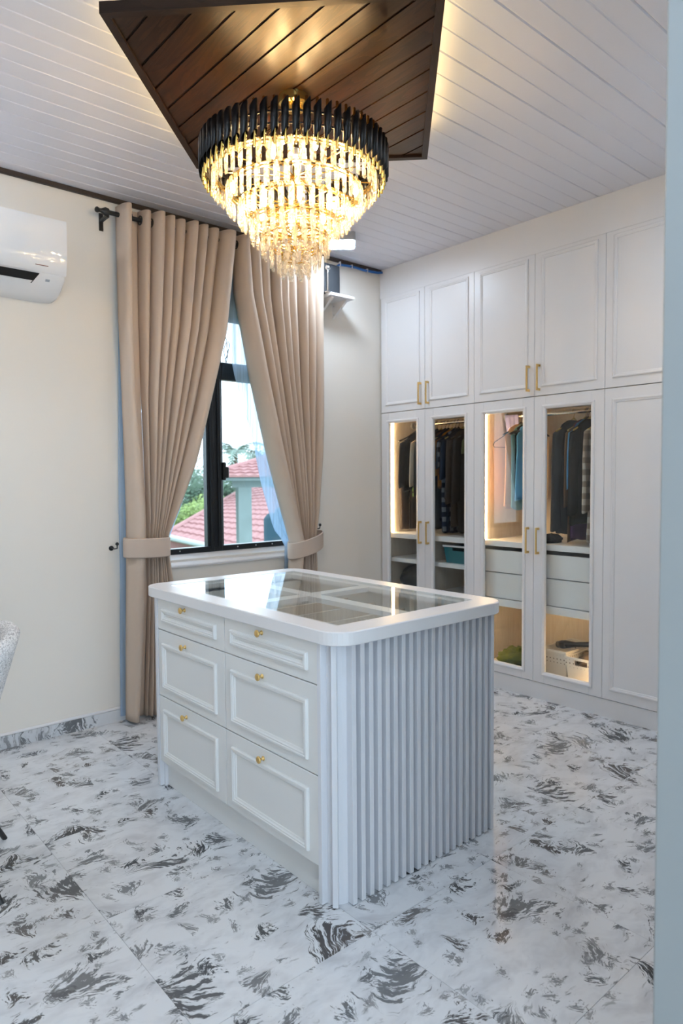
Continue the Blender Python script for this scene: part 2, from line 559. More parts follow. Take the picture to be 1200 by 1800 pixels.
# ------------------------------------------------------------------ walls
WX0, WX1, WZ0, WZ1 = 1.66, 2.86, 0.885, 2.42     # window opening
mb = MB()
y0, y1 = YW, YW + 0.16
mb.box(XL - 0.1, WX0, y0, y1, -0.1, ZC + 0.1)
mb.box(WX1, 4.3, y0, y1, -0.1, ZC + 0.1)
mb.box(WX0, WX1, y0, y1, -0.1, WZ0)
mb.box(WX0, WX1, y0, y1, WZ1, ZC + 0.1)
struct('wall_window', mb, M['wall'])
mb = MB(); mb.box(XL - 0.12, XL, YF, YW, -0.1, ZC + 0.1)
struct('wall_far_left', mb, M['wall'])
mb = MB(); mb.box(4.24, 4.36, 0.4, YW + 0.16, -0.1, ZC + 0.1)
struct('wall_wardrobe', mb, M['wall'])
mb = MB(); mb.box(1.25, 4.24, 0.44, YF, -0.1, ZC + 0.1, 0.004)
struct('wall_right', mb, M['hall_wall'])
mb = MB(); mb.box(XL - 0.12, 1.25, 0.44, YF, 2.75, ZC + 0.1)
struct('wall_door_head', mb, M['hall_wall'])
# hall behind the camera
mb = MB(); mb.box(-2.72, -2.6, -3.0, 0.56, -0.1, ZC + 0.1); mb.box(-2.6, XL - 0.12, 0.44, 0.56, -0.1, ZC + 0.1)
struct('wall_hall_left', mb, M['hall_wall'])
mb = MB(); mb.box(3.2, 3.32, -3.0, 0.44, -0.1, ZC + 0.1)
struct('wall_hall_right', mb, M['hall_wall'])
mb = MB(); mb.box(-2.72, 3.32, -3.1, -3.0, -0.1, 0.02); mb.box(-2.72, -1.6, -3.1, -3.0, 0.02, ZC); mb.box(2.2, 3.32, -3.1, -3.0, 0.02, ZC); mb.box(-1.6, 2.2, -3.1, -3.0, 2.5, ZC)
struct('wall_hall_back', mb, M['hall_wall'])
mb = MB(); mb.box(-2.72, 3.32, -3.1, 0.44, ZC, ZC + 0.1)
struct('ceiling_hall', mb, M['hall_ceil'])

# ------------------------------------------------------------------ ceiling planks
mb = MB(); mb.box(XL - 0.1, 4.3, 0.44, YW + 0.16, ZC + 0.016, ZC + 0.1)
ceiling = struct('ceiling', mb, M['ceil'])
PW = 0.29
prof = []
for k in range(3):
    a = k * PW / 3
    prof += [(a + 0.0028, 0.0026), (a + 0.0055, 0.0), (a + PW / 3 - 0.0060, 0.0), (a + PW / 3 - 0.002, 0.0026)]
prof[0] = (0.0004, 0.006); prof[-1] = (PW - 0.0004, 0.003)
pl = MB()
xa, xb = XL, XW + 0.02
pts = [(-PW + p, z) for p, z in prof]
ring = pts + [(-0.0006, 0.016), (-PW + 0.0006, 0.016)]
pl.rings([[(xa, y, z) for y, z in ring], [(xb, y, z) for y, z in ring]], True, True, True)
pl.f = [tuple(reversed(f)) for f in pl.f]
plank_me = pl.mesh('ceiling_plank', M['ceil'])
k = 0
while YW - PW * k > YF + 0.02:
    inst('ceiling_plank', plank_me, ceiling, (0, YW - PW * k, ZC))
    k += 1

mb = MB(); mb.box(XL, XW, YW - 0.022, YW, ZC - 0.024, ZC, 0.003)
struct('trim_1', mb, M['trimwood'])
# marble skirting with a white bead on top
mb = MB(); mb.box(XL, XW, YW - 0.012, YW, 0, 0.066)
bb = struct('baseboard_window', mb, M['marble_skirt'])
mb = MB(); mb.box(XL, XW, YW - 0.013, YW, 0.066, 0.082, 0.004)
part('skirting_bead', mb, M['lacquer'], bb)

# ------------------------------------------------------------------ window
wroot = bpy.data.objects.new('window_1', None); link(wroot, None, (2.26, YW + 0.09, WZ0)); wroot['kind'] = 'structure'
fy0, fy1 = YW + 0.05, YW + 0.10
fm = MB()
fm.box(WX0, WX0 + 0.05, fy0, fy1, WZ0 + 0.03, WZ1, 0.004)
fm.box(WX1 - 0.05, WX1, fy0, fy1, WZ0 + 0.03, WZ1, 0.004)
fm.box(WX0 + 0.05, WX1 - 0.05, fy0, fy1, WZ1 - 0.05, WZ1, 0.004)
part('window_frame', fm, M['frame'], wroot)
mb = MB(); mb.box(WX0 + 0.05, WX1 - 0.05, fy0 - 0.01, fy1, WZ0 + 0.028, WZ0 + 0.062, 0.003)
rail = part('bottom_rail', mb, M['frame'], wroot)
for sx in (1.95, 2.36, 2.50, 2.63):
    mb = MB(); mb.cyl((sx, fy0 - 0.012, WZ0 + 0.047), (sx, fy0 - 0.009, WZ0 + 0.047), 0.005, 8)
    part('screw', mb, M['chrome'], rail)
mb = MB(); mb.box(2.150, 2.268, fy0, fy1, WZ0 + 0.03, WZ1 - 0.05, 0.005); mb.box(2.168, 2.192, fy0 - 0.012, fy0, WZ0 + 0.03, 2.0, 0.003); mb.box(2.224, 2.25, fy0 - 0.012, fy0, WZ0 + 0.03, 2.0, 0.003)
mul = part('mullion', mb, M['frame'], wroot)
mb = MB(); mb.box(2.255, 2.275, fy0 - 0.03, fy0, 1.36, 1.475, 0.006); mb.box(2.262, 2.288, fy0 - 0.042, fy0 - 0.022, 1.375, 1.445, 0.006)
part('latch', mb, M['black_metal'], mul)
mb = MB(); mb.box(WX0 + 0.05, 2.150, fy0, fy1, 1.995, 2.105, 0.004); mb.box(2.268, WX1 - 0.05, fy0, fy1, 1.995, 2.105, 0.004)
part('transom', mb, M['frame'], wroot)
for (a, b) in ((WX0 + 0.05, 2.150), (2.268, WX1 - 0.05)):
    for (c, d) in ((WZ0 + 0.062, 1.995), (2.105, WZ1 - 0.05)):
        mb = MB(); mb.box(a, b, fy0 + 0.022, fy0 + 0.026, c, d)
        part('pane', mb, M['window_glass'], wroot)
mb = MB()
pr = [(YW - 0.016, WZ0 - 0.045), (YW - 0.020, WZ0 - 0.035), (YW - 0.016, WZ0 - 0.028), (YW + 0.05, WZ0 + 0.03), (YW + 0.16, WZ0 + 0.03), (YW + 0.16, WZ0 - 0.045)]
mb.rings([[(WX0 - 0.0, y, z) for y, z in pr], [(WX1, y, z) for y, z in pr]], True, True, True)
part('window_sill', mb, M['lacquer'], wroot)

# ------------------------------------------------------------------ wardrobes along the right
DOOR = 0.4545
D0 = YW - 0.010
DB = [D0 - 0.4395, D0 - 0.4395 - 0.4335]          # first unit slightly narrower
EDG = [D0, 3.275, 2.840, 2.384, 1.932, 1.478, 1.024]
Z_LB, Z_LT, Z_UB, Z_UT = 0.106, 1.852, 1.855, 2.705


def frame_rings(mb, rect, prof, xf, inner_face=None):
    """a mitred moulding round rect=(y0,y1,z0,z1); prof = (inset, height towards -x)"""
    y0, y1, z0, z1 = rect
    R = []
    for ins, h in prof:
        R.append([(xf - h, y0 + ins, z0 + ins), (xf - h, y1 - ins, z0 + ins), (xf - h, y1 - ins, z1 - ins), (xf - h, y0 + ins, z1 - ins)])
    mb.rings(R, True)
    return mb


MOULD = ((0, -0.002), (0.0, 0.005), (0.004, 0.0075), (0.010, 0.0075), (0.014, 0.005), (0.020, 0.004), (0.024, -0.002))


def bar_handle(parent, y, z0, z1):
    mb = MB()
    x = XW
    mb.box(x - 0.034, x - 0.025, y - 0.005, y + 0.005, z0, z1, 0.0012)
    mb.box(x - 0.026, x, y - 0.005, y + 0.005, z0, z0 + 0.014, 0.0012)
    mb.box(x - 0.026, x, y - 0.005, y + 0.005, z1 - 0.014, z1, 0.0012)
    return part('handle', mb, M['gold'], parent, label='slim brushed gold bar handle')


mb = MB(); mb.box(XW + 0.002, XW + 0.05, YF, YW, Z_UT + 0.0005, ZC - 0.0005)
struct('trim_2', mb, M['lacquer'])
mb = MB(); mb.box(XW + 0.006, XW + 0.05, YF, YW, 0.0, Z_LB - 0.004)
struct('trim_3', mb, M['lacquer'])
mb = MB(); mb.box(XW + 0.0, XW + 0.05, YF, EDG[6] - 0.003, Z_LB, Z_UT, 0.001)
struct('trim_4', mb, M['lacquer'])

ulabels = ['white two-door top cabinet in the corner beside the window wall', 'white two-door top cabinet above the open baskets and drawers', 'white top cabinet nearest the doorway, partly cut off by the jamb']
llabels = ['white wardrobe full of dark clothes with glass doors, beside the window wall', 'white glass-door wardrobe with inner drawers and baskets, middle of the row', 'white wardrobe with solid panelled doors next to the doorway']
for u in range(3):
    ya, ym, yb = EDG[2 * u], EDG[2 * u + 1], EDG[2 * u + 2]
    yc = (ya + yb) / 2
    # ---- upper cabinet
    t = thing('top_cabinet', ulabels[u], 'cabinet', (3.9, yc, Z_UB), 'top cabinets over the wardrobes')
    mb = MB()
    xf, xk = XW + 0.022, 4.235
    mb.box(xf, xk, yb + 0.0005, yb + 0.018, Z_UB, Z_UT); mb.box(xf, xk, ya - 0.018, ya - 0.0005, Z_UB, Z_UT)
    mb.box(xf, xk, yb + 0.018, ya - 0.018, Z_UB, Z_UB + 0.018); mb.box(xf, xk, yb + 0.018, ya - 0.018, Z_UT - 0.018, Z_UT)
    mb.box(xk - 0.012, xk, yb + 0.018, ya - 0.018, Z_UB + 0.018, Z_UT - 0.018)
    part('carcass', mb, M['edge'], t)
    for (e0, e1, side) in ((ym, ya, 1), (yb, ym, -1)):
        rect = (e0 + 0.0010, e1 - 0.0010, Z_UB + 0.0008, Z_UT - 0.0008)
        mb = MB(); mb.box(XW, XW + 0.020, *rect, 0.0012)
        dr = part('door', mb, M['lacquer'], t)
        mb = MB(); frame_rings(mb, (e0 + 0.046, e1 - 0.046, Z_UB + 0.052, Z_UT - 0.022), MOULD, XW)
        part('moulding', mb, M['lacquer'], dr)
        bar_handle(dr, ym + side * 0.036, 1.885, 2.042)
    # ---- lower wardrobe
    t = thing('wardrobe', llabels[u], 'wardrobe', (3.9, yc, 0.0), 'wardrobes under the top cabinets')
    mb = MB()
    z0, z1 = Z_LB, Z_LT
    mb.box(xf, xk, yb + 0.0005, yb + 0.018, z0, z1); mb.box(xf, xk, ya - 0.018, ya - 0.0005, z0, z1)
    mb.box(xf, xk, yb + 0.018, ya - 0.018, z0, z0 + 0.020); mb.box(xf, xk, yb + 0.018, ya - 0.018, z1 - 0.018, z1)
    part('carcass', mb, M['laminate'], t)
    mb = MB(); mb.box(xk - 0.012, xk, yb + 0.018, ya - 0.018, z0 + 0.020, z1 - 0.018)
    part('back_panel', mb, M['laminate'], t)
    for (e0, e1, side) in ((ym, ya, 1), (yb, ym, -1)):
        rect = (e0 + 0.0010, e1 - 0.0010, Z_LB + 0.0008, Z_LT - 0.0008)
        if u < 2:
            o0, o1, p0, p1 = e0 + 0.080, e1 - 0.078, Z_LB + 0.068, Z_LT - 0.078
            mb = MB()
            mb.box(XW, XW + 0.020, rect[0], o0, rect[2], rect[3], 0.0012); mb.box(XW, XW + 0.020, o1, rect[1], rect[2], rect[3], 0.0012)
            mb.box(XW, XW + 0.020, o0, o1, rect[2], p0, 0.0012); mb.box(XW, XW + 0.020, o0, o1, p1, rect[3], 0.0012)
            dr = part('door', mb, M['lacquer'], t)
            mb = MB(); frame_rings(mb, (o0 - 0.022, o1 + 0.022, p0 - 0.022, p1 + 0.022), ((0, -0.002), (0, 0.005), (0.004, 0.0075), (0.010, 0.0075), (0.022, 0.001), (0.0235, -0.012)), XW)
            part('moulding', mb, M['lacquer'], dr)
            mb = MB(); mb.box(XW + 0.010, XW + 0.014, o0 - 0.0, o1 + 0.0, p0, p1)
            part('glass_pane', mb, M['glass'], dr)
        else:
            mb = MB(); mb.box(XW, XW + 0.020, *rect, 0.0012)
            dr = part('door', mb, M['lacquer'], t)
            mb = MB(); frame_rings(mb, (e0 + 0.046, e1 - 0.046, Z_LB + 0.056, Z_LT - 0.058), MOULD, XW)
            part('moulding', mb, M['lacquer'], dr)
        bar_handle(dr, ym + side * 0.036, 0.897, 1.058)
    if u == 2: continue
    xs = XW + 0.050
    ia, ib = ya - 0.019, yb + 0.019
    def shelf(z0, z1, y0=ib, y1=ia):
        q = MB(); q.box(xs, xk - 0.012, y0, y1, z0, z1, 0.0015)
        return part('shelf', q, M['lacquer'], t)
    shelf(0.917, 0.953)
    if u == 0:
        shelf(0.737, 0.766); shelf(0.52, 0.548)
        q = MB(); q.box(xs + 0.01, xk - 0.012, 3.270, 3.288, 0.548, 0.917, 0.001)
        part('divider', q, M['laminate'], t)
    else:
        shelf(0.528, 0.574)
        for (c, d) in ((0.747, 0.913), (0.578, 0.741)):
            for (e0, e1) in ((ib, 2.392), (2.396, ia)):
                q = MB(); q.box(xs + 0.012, xs + 0.030, e0 + 0.004, e1 - 0.004, c, d - 0.022 if c > 0.7 else d, 0.001); q.box(xs + 0.03, xk - 0.05, e0 + 0.01, e1 - 0.01, c + 0.01, d - 0.05)
                part('inner_drawer', q, M['lacquer'], t)
    q = MB(); q.cyl((3.935, ib, 1.775), (3.935, ia, 1.775), 0.0125, 14)
    rl = part('hanging_rail', q, M['chrome'], t, smooth=True)
    for yy, s_ in ((ia, -1), (ib, 1)):
        q = MB(); q.cyl((3.935, yy, 1.775), (3.935, yy + s_ * 0.012, 1.775), 0.026, 16)
        part('rail_socket', q, M['grey_plastic'], rl, smooth=True)
    q = MB(); q.box(xs + 0.038, xs + 0.053, ia - 0.008, ia - 0.0005, 0.956, 1.825)
    part('led_strip', q, M['led'], t)
    if u == 1:
        for yl in (ia - 0.006, ib + 0.001):
            q = MB(); q.box(xs - 0.012, xs - 0.002, yl, yl + 0.005, 0.15, 0.52)
            part('led_strip', q, M['led'], t)
    for (ye, zz) in ((ia, 1.72), (ia, 1.60), (ia, 1.06)):
        q = MB(); q.cyl((xs + 0.05, ye, zz), (xs + 0.05, ye - 0.004, zz), 0.006, 8)
        part('cover_cap', q, M['grey_plastic'], t)

# ------------------------------------------------------------------ dressing island
IX0, IX1, IY0, IY1 = 1.350, 2.135, 1.604, 2.843
isl = thing('dressing_island', 'white dressing island with glass display top, brass-knobbed drawers and ribbed end', 'island', (1.75, 2.2, 0))


def rrect(x0, x1, y0, y1, r, n=8):
    P = []
    for cx, cy, a in ((x1 - r, y0 + r, -PI / 2), (x1 - r, y1 - r, 0), (x0 + r, y1 - r, PI / 2), (x0 + r, y0 + r, PI)):
        for k in range(n + 1):
            th = a + PI / 2 * k / n
            P.append((cx + r * math.cos(th), cy + r * math.sin(th)))
    return P


# carcass (open at the top for the display tray)
mb = MB()
mb.box(IX0, IX0 + 0.018, 1.66, 2.785, 0.10, 0.848)                    # drawer side
mb.box(IX1 - 0.02, IX1, 1.66, 2.785, 0.0, 0.848)
mb.box(IX0 + 0.018, IX1 - 0.02, 1.66, 1.68, 0.0, 0.848); mb.box(IX0 + 0.018, IX1 - 0.02, 2.765, 2.785, 0.0, 0.848)
mb.box(IX0 + 0.018, IX1 - 0.02, 1.68, 2.765, 0.70, 0.715)
part('carcass', mb, M['drawer'], isl)
mb = MB(); mb.box(IX0 + 0.012, IX0 + 0.03, 1.655, 2.79, 0.0, 0.116, 0.001)
part('plinth', mb, M['drawer'], isl)
# ribbed ends: rounded backing panel + slats, one end towards the doorway, one towards the window
mesh_slat = MB(); mesh_slat.box(-0.0090, 0.0090, -0.026, 0.002, 0.003, 0.847, 0.0010)
slat_me = mesh_slat.mesh('slat', M['lacquer_cool'])
RC = 0.062
for end, (ye, s) in enumerate(((IY0, 1), (IY1, -1))):
    yin = ye + s * 0.066
    P = [(IX0 - 0.003, yin), (IX0 - 0.003, ye + s * RC)]
    for k in range(1, 9):
        th = PI / 2 * k / 8
        P.append((IX0 - 0.003 + RC - RC * math.cos(th), ye + s * (RC - RC * math.sin(th))))
    for k in range(0, 9):
        th = PI / 2 * k / 8
        P.append((IX1 - RC + RC * math.sin(th), ye + s * (RC - RC * math.cos(th))))
    P.append((IX1, yin))
    if s < 0: P = P[::-1]
    mb = MB(); mb.prism(P, 0.0, 0.848)
    bk = part('ribbed_panel', mb, M['lacquer_cool'], isl)
    # slats round the curve
    inst('slat', slat_me, bk, (IX0 + 0.003, ye + s * 0.050, 0), (0, 0, -PI / 2 if True else 0))
    c45 = math.cos(PI / 4)
    inst('slat', slat_me, bk, (IX0 - 0.003 + RC - RC * c45, ye + s * (RC - RC * c45), 0), (0, 0, -PI / 4 if s > 0 else -3 * PI / 4))
    n = 20; xA, xB = IX0 + RC - 0.003, IX1 - 0.014
    for k in range(n):
        inst('slat', slat_me, bk, (xA + (xB - xA) * k / (n - 1), ye, 0), (0, 0, 0 if s > 0 else PI))
    inst('slat', slat_me, bk, (IX1, ye + s * 0.030, 0), (0, 0, PI / 2))
    inst('slat', slat_me, bk, (IX1, ye + s * 0.056, 0), (0, 0, PI / 2))
# counter top: a rounded ring frame, glass let into it, cross bars under the glass
TX0, TX1, TY0, TY1 = 1.312, 2.172, 1.545, 2.900
GX0, GX1, GY0, GY1 = TX0 + 0.085, TX1 - 0.085, TY0 + 0.10, TY1 - 0.10
out = rrect(TX0, TX1, TY0, TY1, 0.085, 8)
inn = rrect(GX0, GX1, GY0, GY1, 0.004, 8)
e = 0.003
oin = rrect(TX0 + e, TX1 - e, TY0 + e, TY1 - e, 0.085 - e, 8)
zt, zb = 0.893, 0.8485
mb = MB()
mb.rings([[(x, y, zb) for x, y in inn], [(x, y, zb) for x, y in oin], [(x, y, zb + e) for x, y in out], [(x, y, zt - e) for x, y in out], [(x, y, zt) for x, y in oin], [(x, y, zt) for x, y in inn], [(x, y, zb) for x, y in inn]], True)
top = part('counter_top', mb, M['lacquer'], isl)
mb = MB(); mb.box(GX0 + 0.0005, GX1 - 0.0005, GY0 + 0.0005, GY1 - 0.0005, zt - 0.0095, zt - 0.001)
part('glass_panel', mb, M['glass'], top)
mb = MB()
zc0, zc1 = zt - 0.030, zt - 0.0105
xm, ym_ = (GX0 + GX1) / 2, (GY0 + GY1) / 2
mb.box(GX0, GX0 + 0.040, GY0, GY1, zc0, zc1); mb.box(GX1 - 0.040, GX1, GY0, GY1, zc0, zc1)
mb.box(GX0 + 0.040, GX1 - 0.040, GY0, GY0 + 0.040, zc0, zc1); mb.box(GX0 + 0.040, GX1 - 0.040, GY1 - 0.040, GY1, zc0, zc1)
mb.box(xm - 0.030, xm + 0.030, GY0 + 0.040, GY1 - 0.040, zc0, zc1)
mb.box(GX0 + 0.040, xm - 0.030, ym_ - 0.030, ym_ + 0.030, zc0, zc1); mb.box(xm + 0.030, GX1 - 0.040, ym_ - 0.030, ym_ + 0.030, zc0, zc1)
part('cross_frame', mb, M['lacquer'], top)
# drawers
KNOB = MB()
KNOB.rings([[(x, r * math.cos(2 * PI * k / 16), r * math.sin(2 * PI * k / 16)) for k in range(16)] for x, r in ((0, 0.0085), (-0.002, 0.0085), (-0.003, 0.0048), (-0.013, 0.0042), (-0.016, 0.007), (-0.018, 0.0125), (-0.022, 0.0132), (-0.0245, 0.011), (-0.0255, 0.005))], True, True, True)
KNOB.f = [tuple(reversed(f)) for f in KNOB.f]
knob_me = KNOB.mesh('knob', M['gold'], smooth=True)
DPROF = ((0, -0.002), (0.0, 0.006), (0.003, 0.0105), (0.009, 0.0115), (0.0115, 0.0085), (0.016, 0.0095), (0.019, 0.005), (0.024, 0.003), (0.026, -0.002))
FX = 1.330
for (y0, y1, ky) in ((1.656, 2.2215, 1.973), (2.2255, 2.782, 2.535)):
    for r, (z0, z1, m0, m1, kz) in enumerate(((0.711, 0.8465, 0.748, 0.806, 0.826), (0.417, 0.7075, 0.456, 0.655, 0.672), (0.120, 0.4135, 0.152, 0.363, 0.378))):
        mb = MB(); mb.box(FX, IX0 - 0.0005, y0, y1, z0, z1, 0.0015)
        dr = part('drawer', mb, M['drawer'], isl)
        mb = MB(); frame_rings(mb, (y0 + 0.056, y1 - 0.046, m0, m1), DPROF, FX)
        part('moulding', mb, M['drawer'], dr)
        k_ = inst('knob', knob_me, dr, (FX, ky, kz)); k_['label'] = 'round brushed brass knob'
# drawer tray interior seen through the glass
mb = MB(); mb.box(IX0 + 0.02, IX1 - 0.022, 1.682, 2.763, 0.716, 0.722)
part('tray_lining', mb, M['laminate'], isl)
for yy in (2.04, 2.226, 2.41):
    mb = MB(); mb.box(IX0 + 0.02, IX1 - 0.022, yy - 0.006, yy + 0.006, 0.722, 0.80)
    part('tray_divider', mb, M['laminate'], isl)
for xx in (1.62, 1.87):
    mb = MB(); mb.box(xx - 0.005, xx + 0.005, 1.682, 2.034, 0.722, 0.79)
    part('tray_divider', mb, M['laminate'], isl)

# ------------------------------------------------------------------ dark timber panel on the ceiling
PCX, PCY, PH = 1.618, 2.132, 0.752        # centre and half diagonal
pan = thing('ceiling_panel', 'dark brown square timber panel of planks hung under the white ceiling', 'ceiling panel', (PCX, PCY, 2.80))


def clip_diamond(poly, h):
    for sx, sy in ((1, 1), (1, -1), (-1, 1), (-1, -1)):
        outp = []
        for i in range(len(poly)):
            a, b = poly[i], poly[(i + 1) % len(poly)]
            da = sx * (a[0] - PCX) + sy * (a[1] - PCY) - h
            db = sx * (b[0] - PCX) + sy * (b[1] - PCY) - h
            if da <= 0: outp.append(a)
            if (da < 0 < db) or (db < 0 < da):
                k = da / (da - db)
                outp.append((a[0] + (b[0] - a[0]) * k, a[1] + (b[1] - a[1]) * k))
        poly = outp
        if len(poly) < 3: return None
    return poly


hin = PH - 0.034
for k in range(-9, 11):
    xa = 1.482 + 0.0985 * k
    p_lo = clip_diamond([(xa + 0.0045, 0), (xa + 0.0940, 0), (xa + 0.0940, 5), (xa + 0.0045, 5)], hin)
    p_hi = clip_diamond([(xa + 0.0003, 0), (xa + 0.0982, 0), (xa + 0.0982, 5), (xa + 0.0003, 5)], hin)
    if not p_hi: continue
    mb = MB()
    mb.prism(p_hi, 2.8195, 2.834)
    if p_lo: mb.prism(p_lo, 2.8150, 2.8195)
    part('plank', mb, M['darkwood'], pan)
corners = [(PCX - PH, PCY), (PCX, PCY - PH), (PCX + PH, PCY), (PCX, PCY + PH)]
for i in range(4):
    a, b = Vector((*corners[i], 0)), Vector((*corners[(i + 1) % 4], 0))
    d = (b - a).normalized(); nrm = Vector((-d.y, d.x, 0))      # towards the centre
    w_ = 0.026
    a2, b2 = a + (d + nrm) * w_, b + (-d + nrm) * w_
    mb = MB()
    L_ = (b - a).length
    # built along local x so that the grain follows the strip
    mb.prism([(0, 0), (L_, 0), (L_ - w_, w_), (w_, w_)], 2.806, 2.842)
    o = bpy.data.objects.new('frame_strip', mb.mesh('frame_strip', M['framewood']))
    link(o, pan, a); o.rotation_euler = (0, 0, math.atan2(d.y, d.x))
    mb = MB(); mb.prism([(0.10, 0.05), (L_ - 0.10, 0.05), (L_ - 0.10, 0.062), (0.10, 0.062)], 2.842, 2.848)
    o = bpy.data.objects.new('led_strip', mb.mesh('led_strip', M['cove_led']))
    link(o, pan, a); o.rotation_euler = (0, 0, math.atan2(d.y, d.x))
mb = MB(); q = 0.30
mb.prism([(PCX - q, PCY), (PCX, PCY - q), (PCX + q, PCY), (PCX, PCY + q)], 2.834, ZC)
part('hanger_box', mb, M['framewood'], pan)

# ------------------------------------------------------------------ chandelier
CX, CY = 1.616, 2.132
ch = thing('chandelier', 'tiered crystal chandelier with a crown of black tubes and gold rods', 'chandelier', (CX, CY, 2.14))
mb = MB(); mb.lathe((CX, CY, 0), [(0.02, 2.775), (0.05, 2.777), (0.058, 2.785), (0.060, 2.8145)], 32)
part('canopy', mb, M['gold_rod'], ch, smooth=True)
mb = MB(); mb.cyl((CX, CY, 2.57), (CX, CY, 2.776), 0.007, 12)
for a in range(3):
    th = 2 * PI * a / 3 + 0.5
    mb.tube([(CX + 0.035 * math.cos(th), CY + 0.035 * math.sin(th), 2.776), (CX + 0.15 * math.cos(th), CY + 0.15 * math.sin(th), 2.585)], 0.0015, 6)
part('suspension', mb, M['gold_rod'], ch, smooth=True)
RT = 0.347
NT_ = 60
tb = MB()
n = 14
zA, zB = -0.050, 0.050
ro, ri = 0.0135, 0.0122
def slant(k, z, r, top):
    a = 2 * PI * k / n
    return (r * math.cos(a), r * math.sin(a), z + 0.016 * math.sin(a))
tb.rings([[slant(k, zA, ri, 0) for k in range(n)], [slant(k, zA, ro, 0) for k in range(n)], [slant(k, zB, ro, 1) for k in range(n)], [slant(k, zB, ri, 1) for k in range(n)], [slant(k, zA, ri, 0) for k in range(n)]], True)
tube_me = tb.mesh('black_tube', M['tube'], smooth=True)
rd = MB(); rd.lathe((0, 0, 0), [(0.0034, -0.082), (0.0052, -0.080), (0.0052, 0.074), (0.0034, 0.076)], 10)
rod_me = rd.mesh('gold_rod', M['gold_rod'], smooth=True)
for k in range(NT_):
    th = 2 * PI * k / NT_
    c, s = math.cos(th), math.sin(th)
    inst('black_tube', tube_me, ch, (CX + RT * c, CY + RT * s, 2.568), (0, 0, th))
    inst('gold_rod', rod_me, ch, (CX + (RT - 0.0035) * c, CY + (RT - 0.0035) * s, 2.562), (0, 0, th))


def torus(mb, r, z, w, h, n=64):
    mb.lathe((CX, CY, z), [(r - w, 0), (r + w, 0), (r + w, h), (r - w, h), (r - w, 0)], n, False, False)


for z in (2.588, 2.548):
    mb = MB(); torus(mb, RT - 0.010, z, 0.002, 0.006); part('crown_ring', mb, M['tube'], ch)
TIERS = [  # radius, top z, crystal length, count
    (0.306, 2.524, 0.084, 52), (0.254, 2.468, 0.084, 44), (0.207, 2.412, 0.084, 36), (0.163, 2.352, 0.084, 28), (0.124, 2.298, 0.082, 22), (0.090, 2.256, 0.085, 15), (0.052, 2.222, 0.084, 9)]
for (r, z, L_, N_) in TIERS:
    mb = MB(); torus(mb, r, z - 0.002, 0.0045, 0.005); torus(mb, r, z - 0.0135, 0.0045, 0.003)
    part('tier_ring', mb, M['gold_rod'], ch)
    cr = MB()
    w_ = 0.0115; d_ = 0.0042
    cs = [(-w_, 0), (-w_ * 0.62, -d_), (w_ * 0.62, -d_), (w_, 0), (w_ * 0.62, d_), (-w_ * 0.62, d_)]
    cr.rings([[(y * 0.7, x * 0.7, -L_) for x, y in cs], [(y, x, -L_ + 0.010) for x, y in cs], [(y, x, -0.006) for x, y in cs], [(y * 0.7, x * 0.7, 0) for x, y in cs]], True, True, True)
    me = cr.mesh('crystal', M['crystal'])
    off = rnd()
    for k in range(N_):
        th = 2 * PI * (k + off) / N_
        inst('crystal', me, ch, (CX + (r + 0.005) * math.cos(th), CY + (r + 0.005) * math.sin(th), z), (0, 0, th + 0.05 * (rnd() - 0.5)))
# spider arms that carry the tiers, with lamp holders
mb = MB()
for k in range(6):
    th = PI * k / 6
    for r, z in ((0.306, 2.518), (0.207, 2.405), (0.124, 2.292)):
        mb.cyl((CX - r * math.cos(th), CY - r * math.sin(th), z), (CX + r * math.cos(th), CY + r * math.sin(th), z), 0.0028, 6)
mb.cyl((CX, CY, 2.20), (CX, CY, 2.58), 0.008, 10)
part('spider_frame', mb, M['gold_rod'], ch)
bl = MB(); bl.lathe((0, 0, 0), [(0.004, -0.036), (0.0100, -0.024), (0.0095, -0.010), (0.006, 0.0)], 6)
bulb_me = bl.mesh('bulb', M['bulb'], smooth=True)
hd = MB(); hd.lathe((0, 0, 0), [(0.008, 0.0), (0.010, 0.002), (0.010, 0.024), (0.006, 0.026)], 10)
holder_me = hd.mesh('lamp_holder', M['white_plastic'], smooth=True)
for (r, z, N_, o_) in ((0.09, 2.640, 4, 0.3), (0.235, 2.490, 8, 0.2), (0.140, 2.410, 6, 0.0)):
    for k in range(N_):
        th = 2 * PI * (k + o_) / N_
        p = (CX + r * math.cos(th), CY + r * math.sin(th), z)
        b_ = inst('bulb', bulb_me, ch, p)
        inst('lamp_holder', holder_me, ch, p)

# ------------------------------------------------------------------ small ceiling lamps
def ceiling_lamp(x, y, label, rot=math.radians(-41)):
    t = thing('ceiling_lamp', label, 'ceiling lamp', (x, y, ZC - 0.052), 'square surface-mounted ceiling lamps')
    hw = 0.088
    P = rrect(-hw, hw, -hw, hw, 0.02, 4); Pi = rrect(-hw + 0.008, hw - 0.008, -hw + 0.008, hw - 0.008, 0.015, 4)
    mb = MB()
    mb.rings([[(a, b, 0.0) for a, b in Pi], [(a, b, 0.0) for a, b in P], [(a, b, 0.052) for a, b in P]], True, False, True)
    o = bpy.data.objects.new('housing', mb.mesh('housing', M['grey_plastic'])); link(o, t, (x, y, ZC - 0.052)); o.rotation_euler.z = rot
    mb = MB(); mb.prism(Pi, -0.004, 0.004)
    o = bpy.data.objects.new('diffuser', mb.mesh('diffuser', M['lamp'])); link(o, t, (x, y, ZC - 0.052)); o.rotation_euler.z = rot


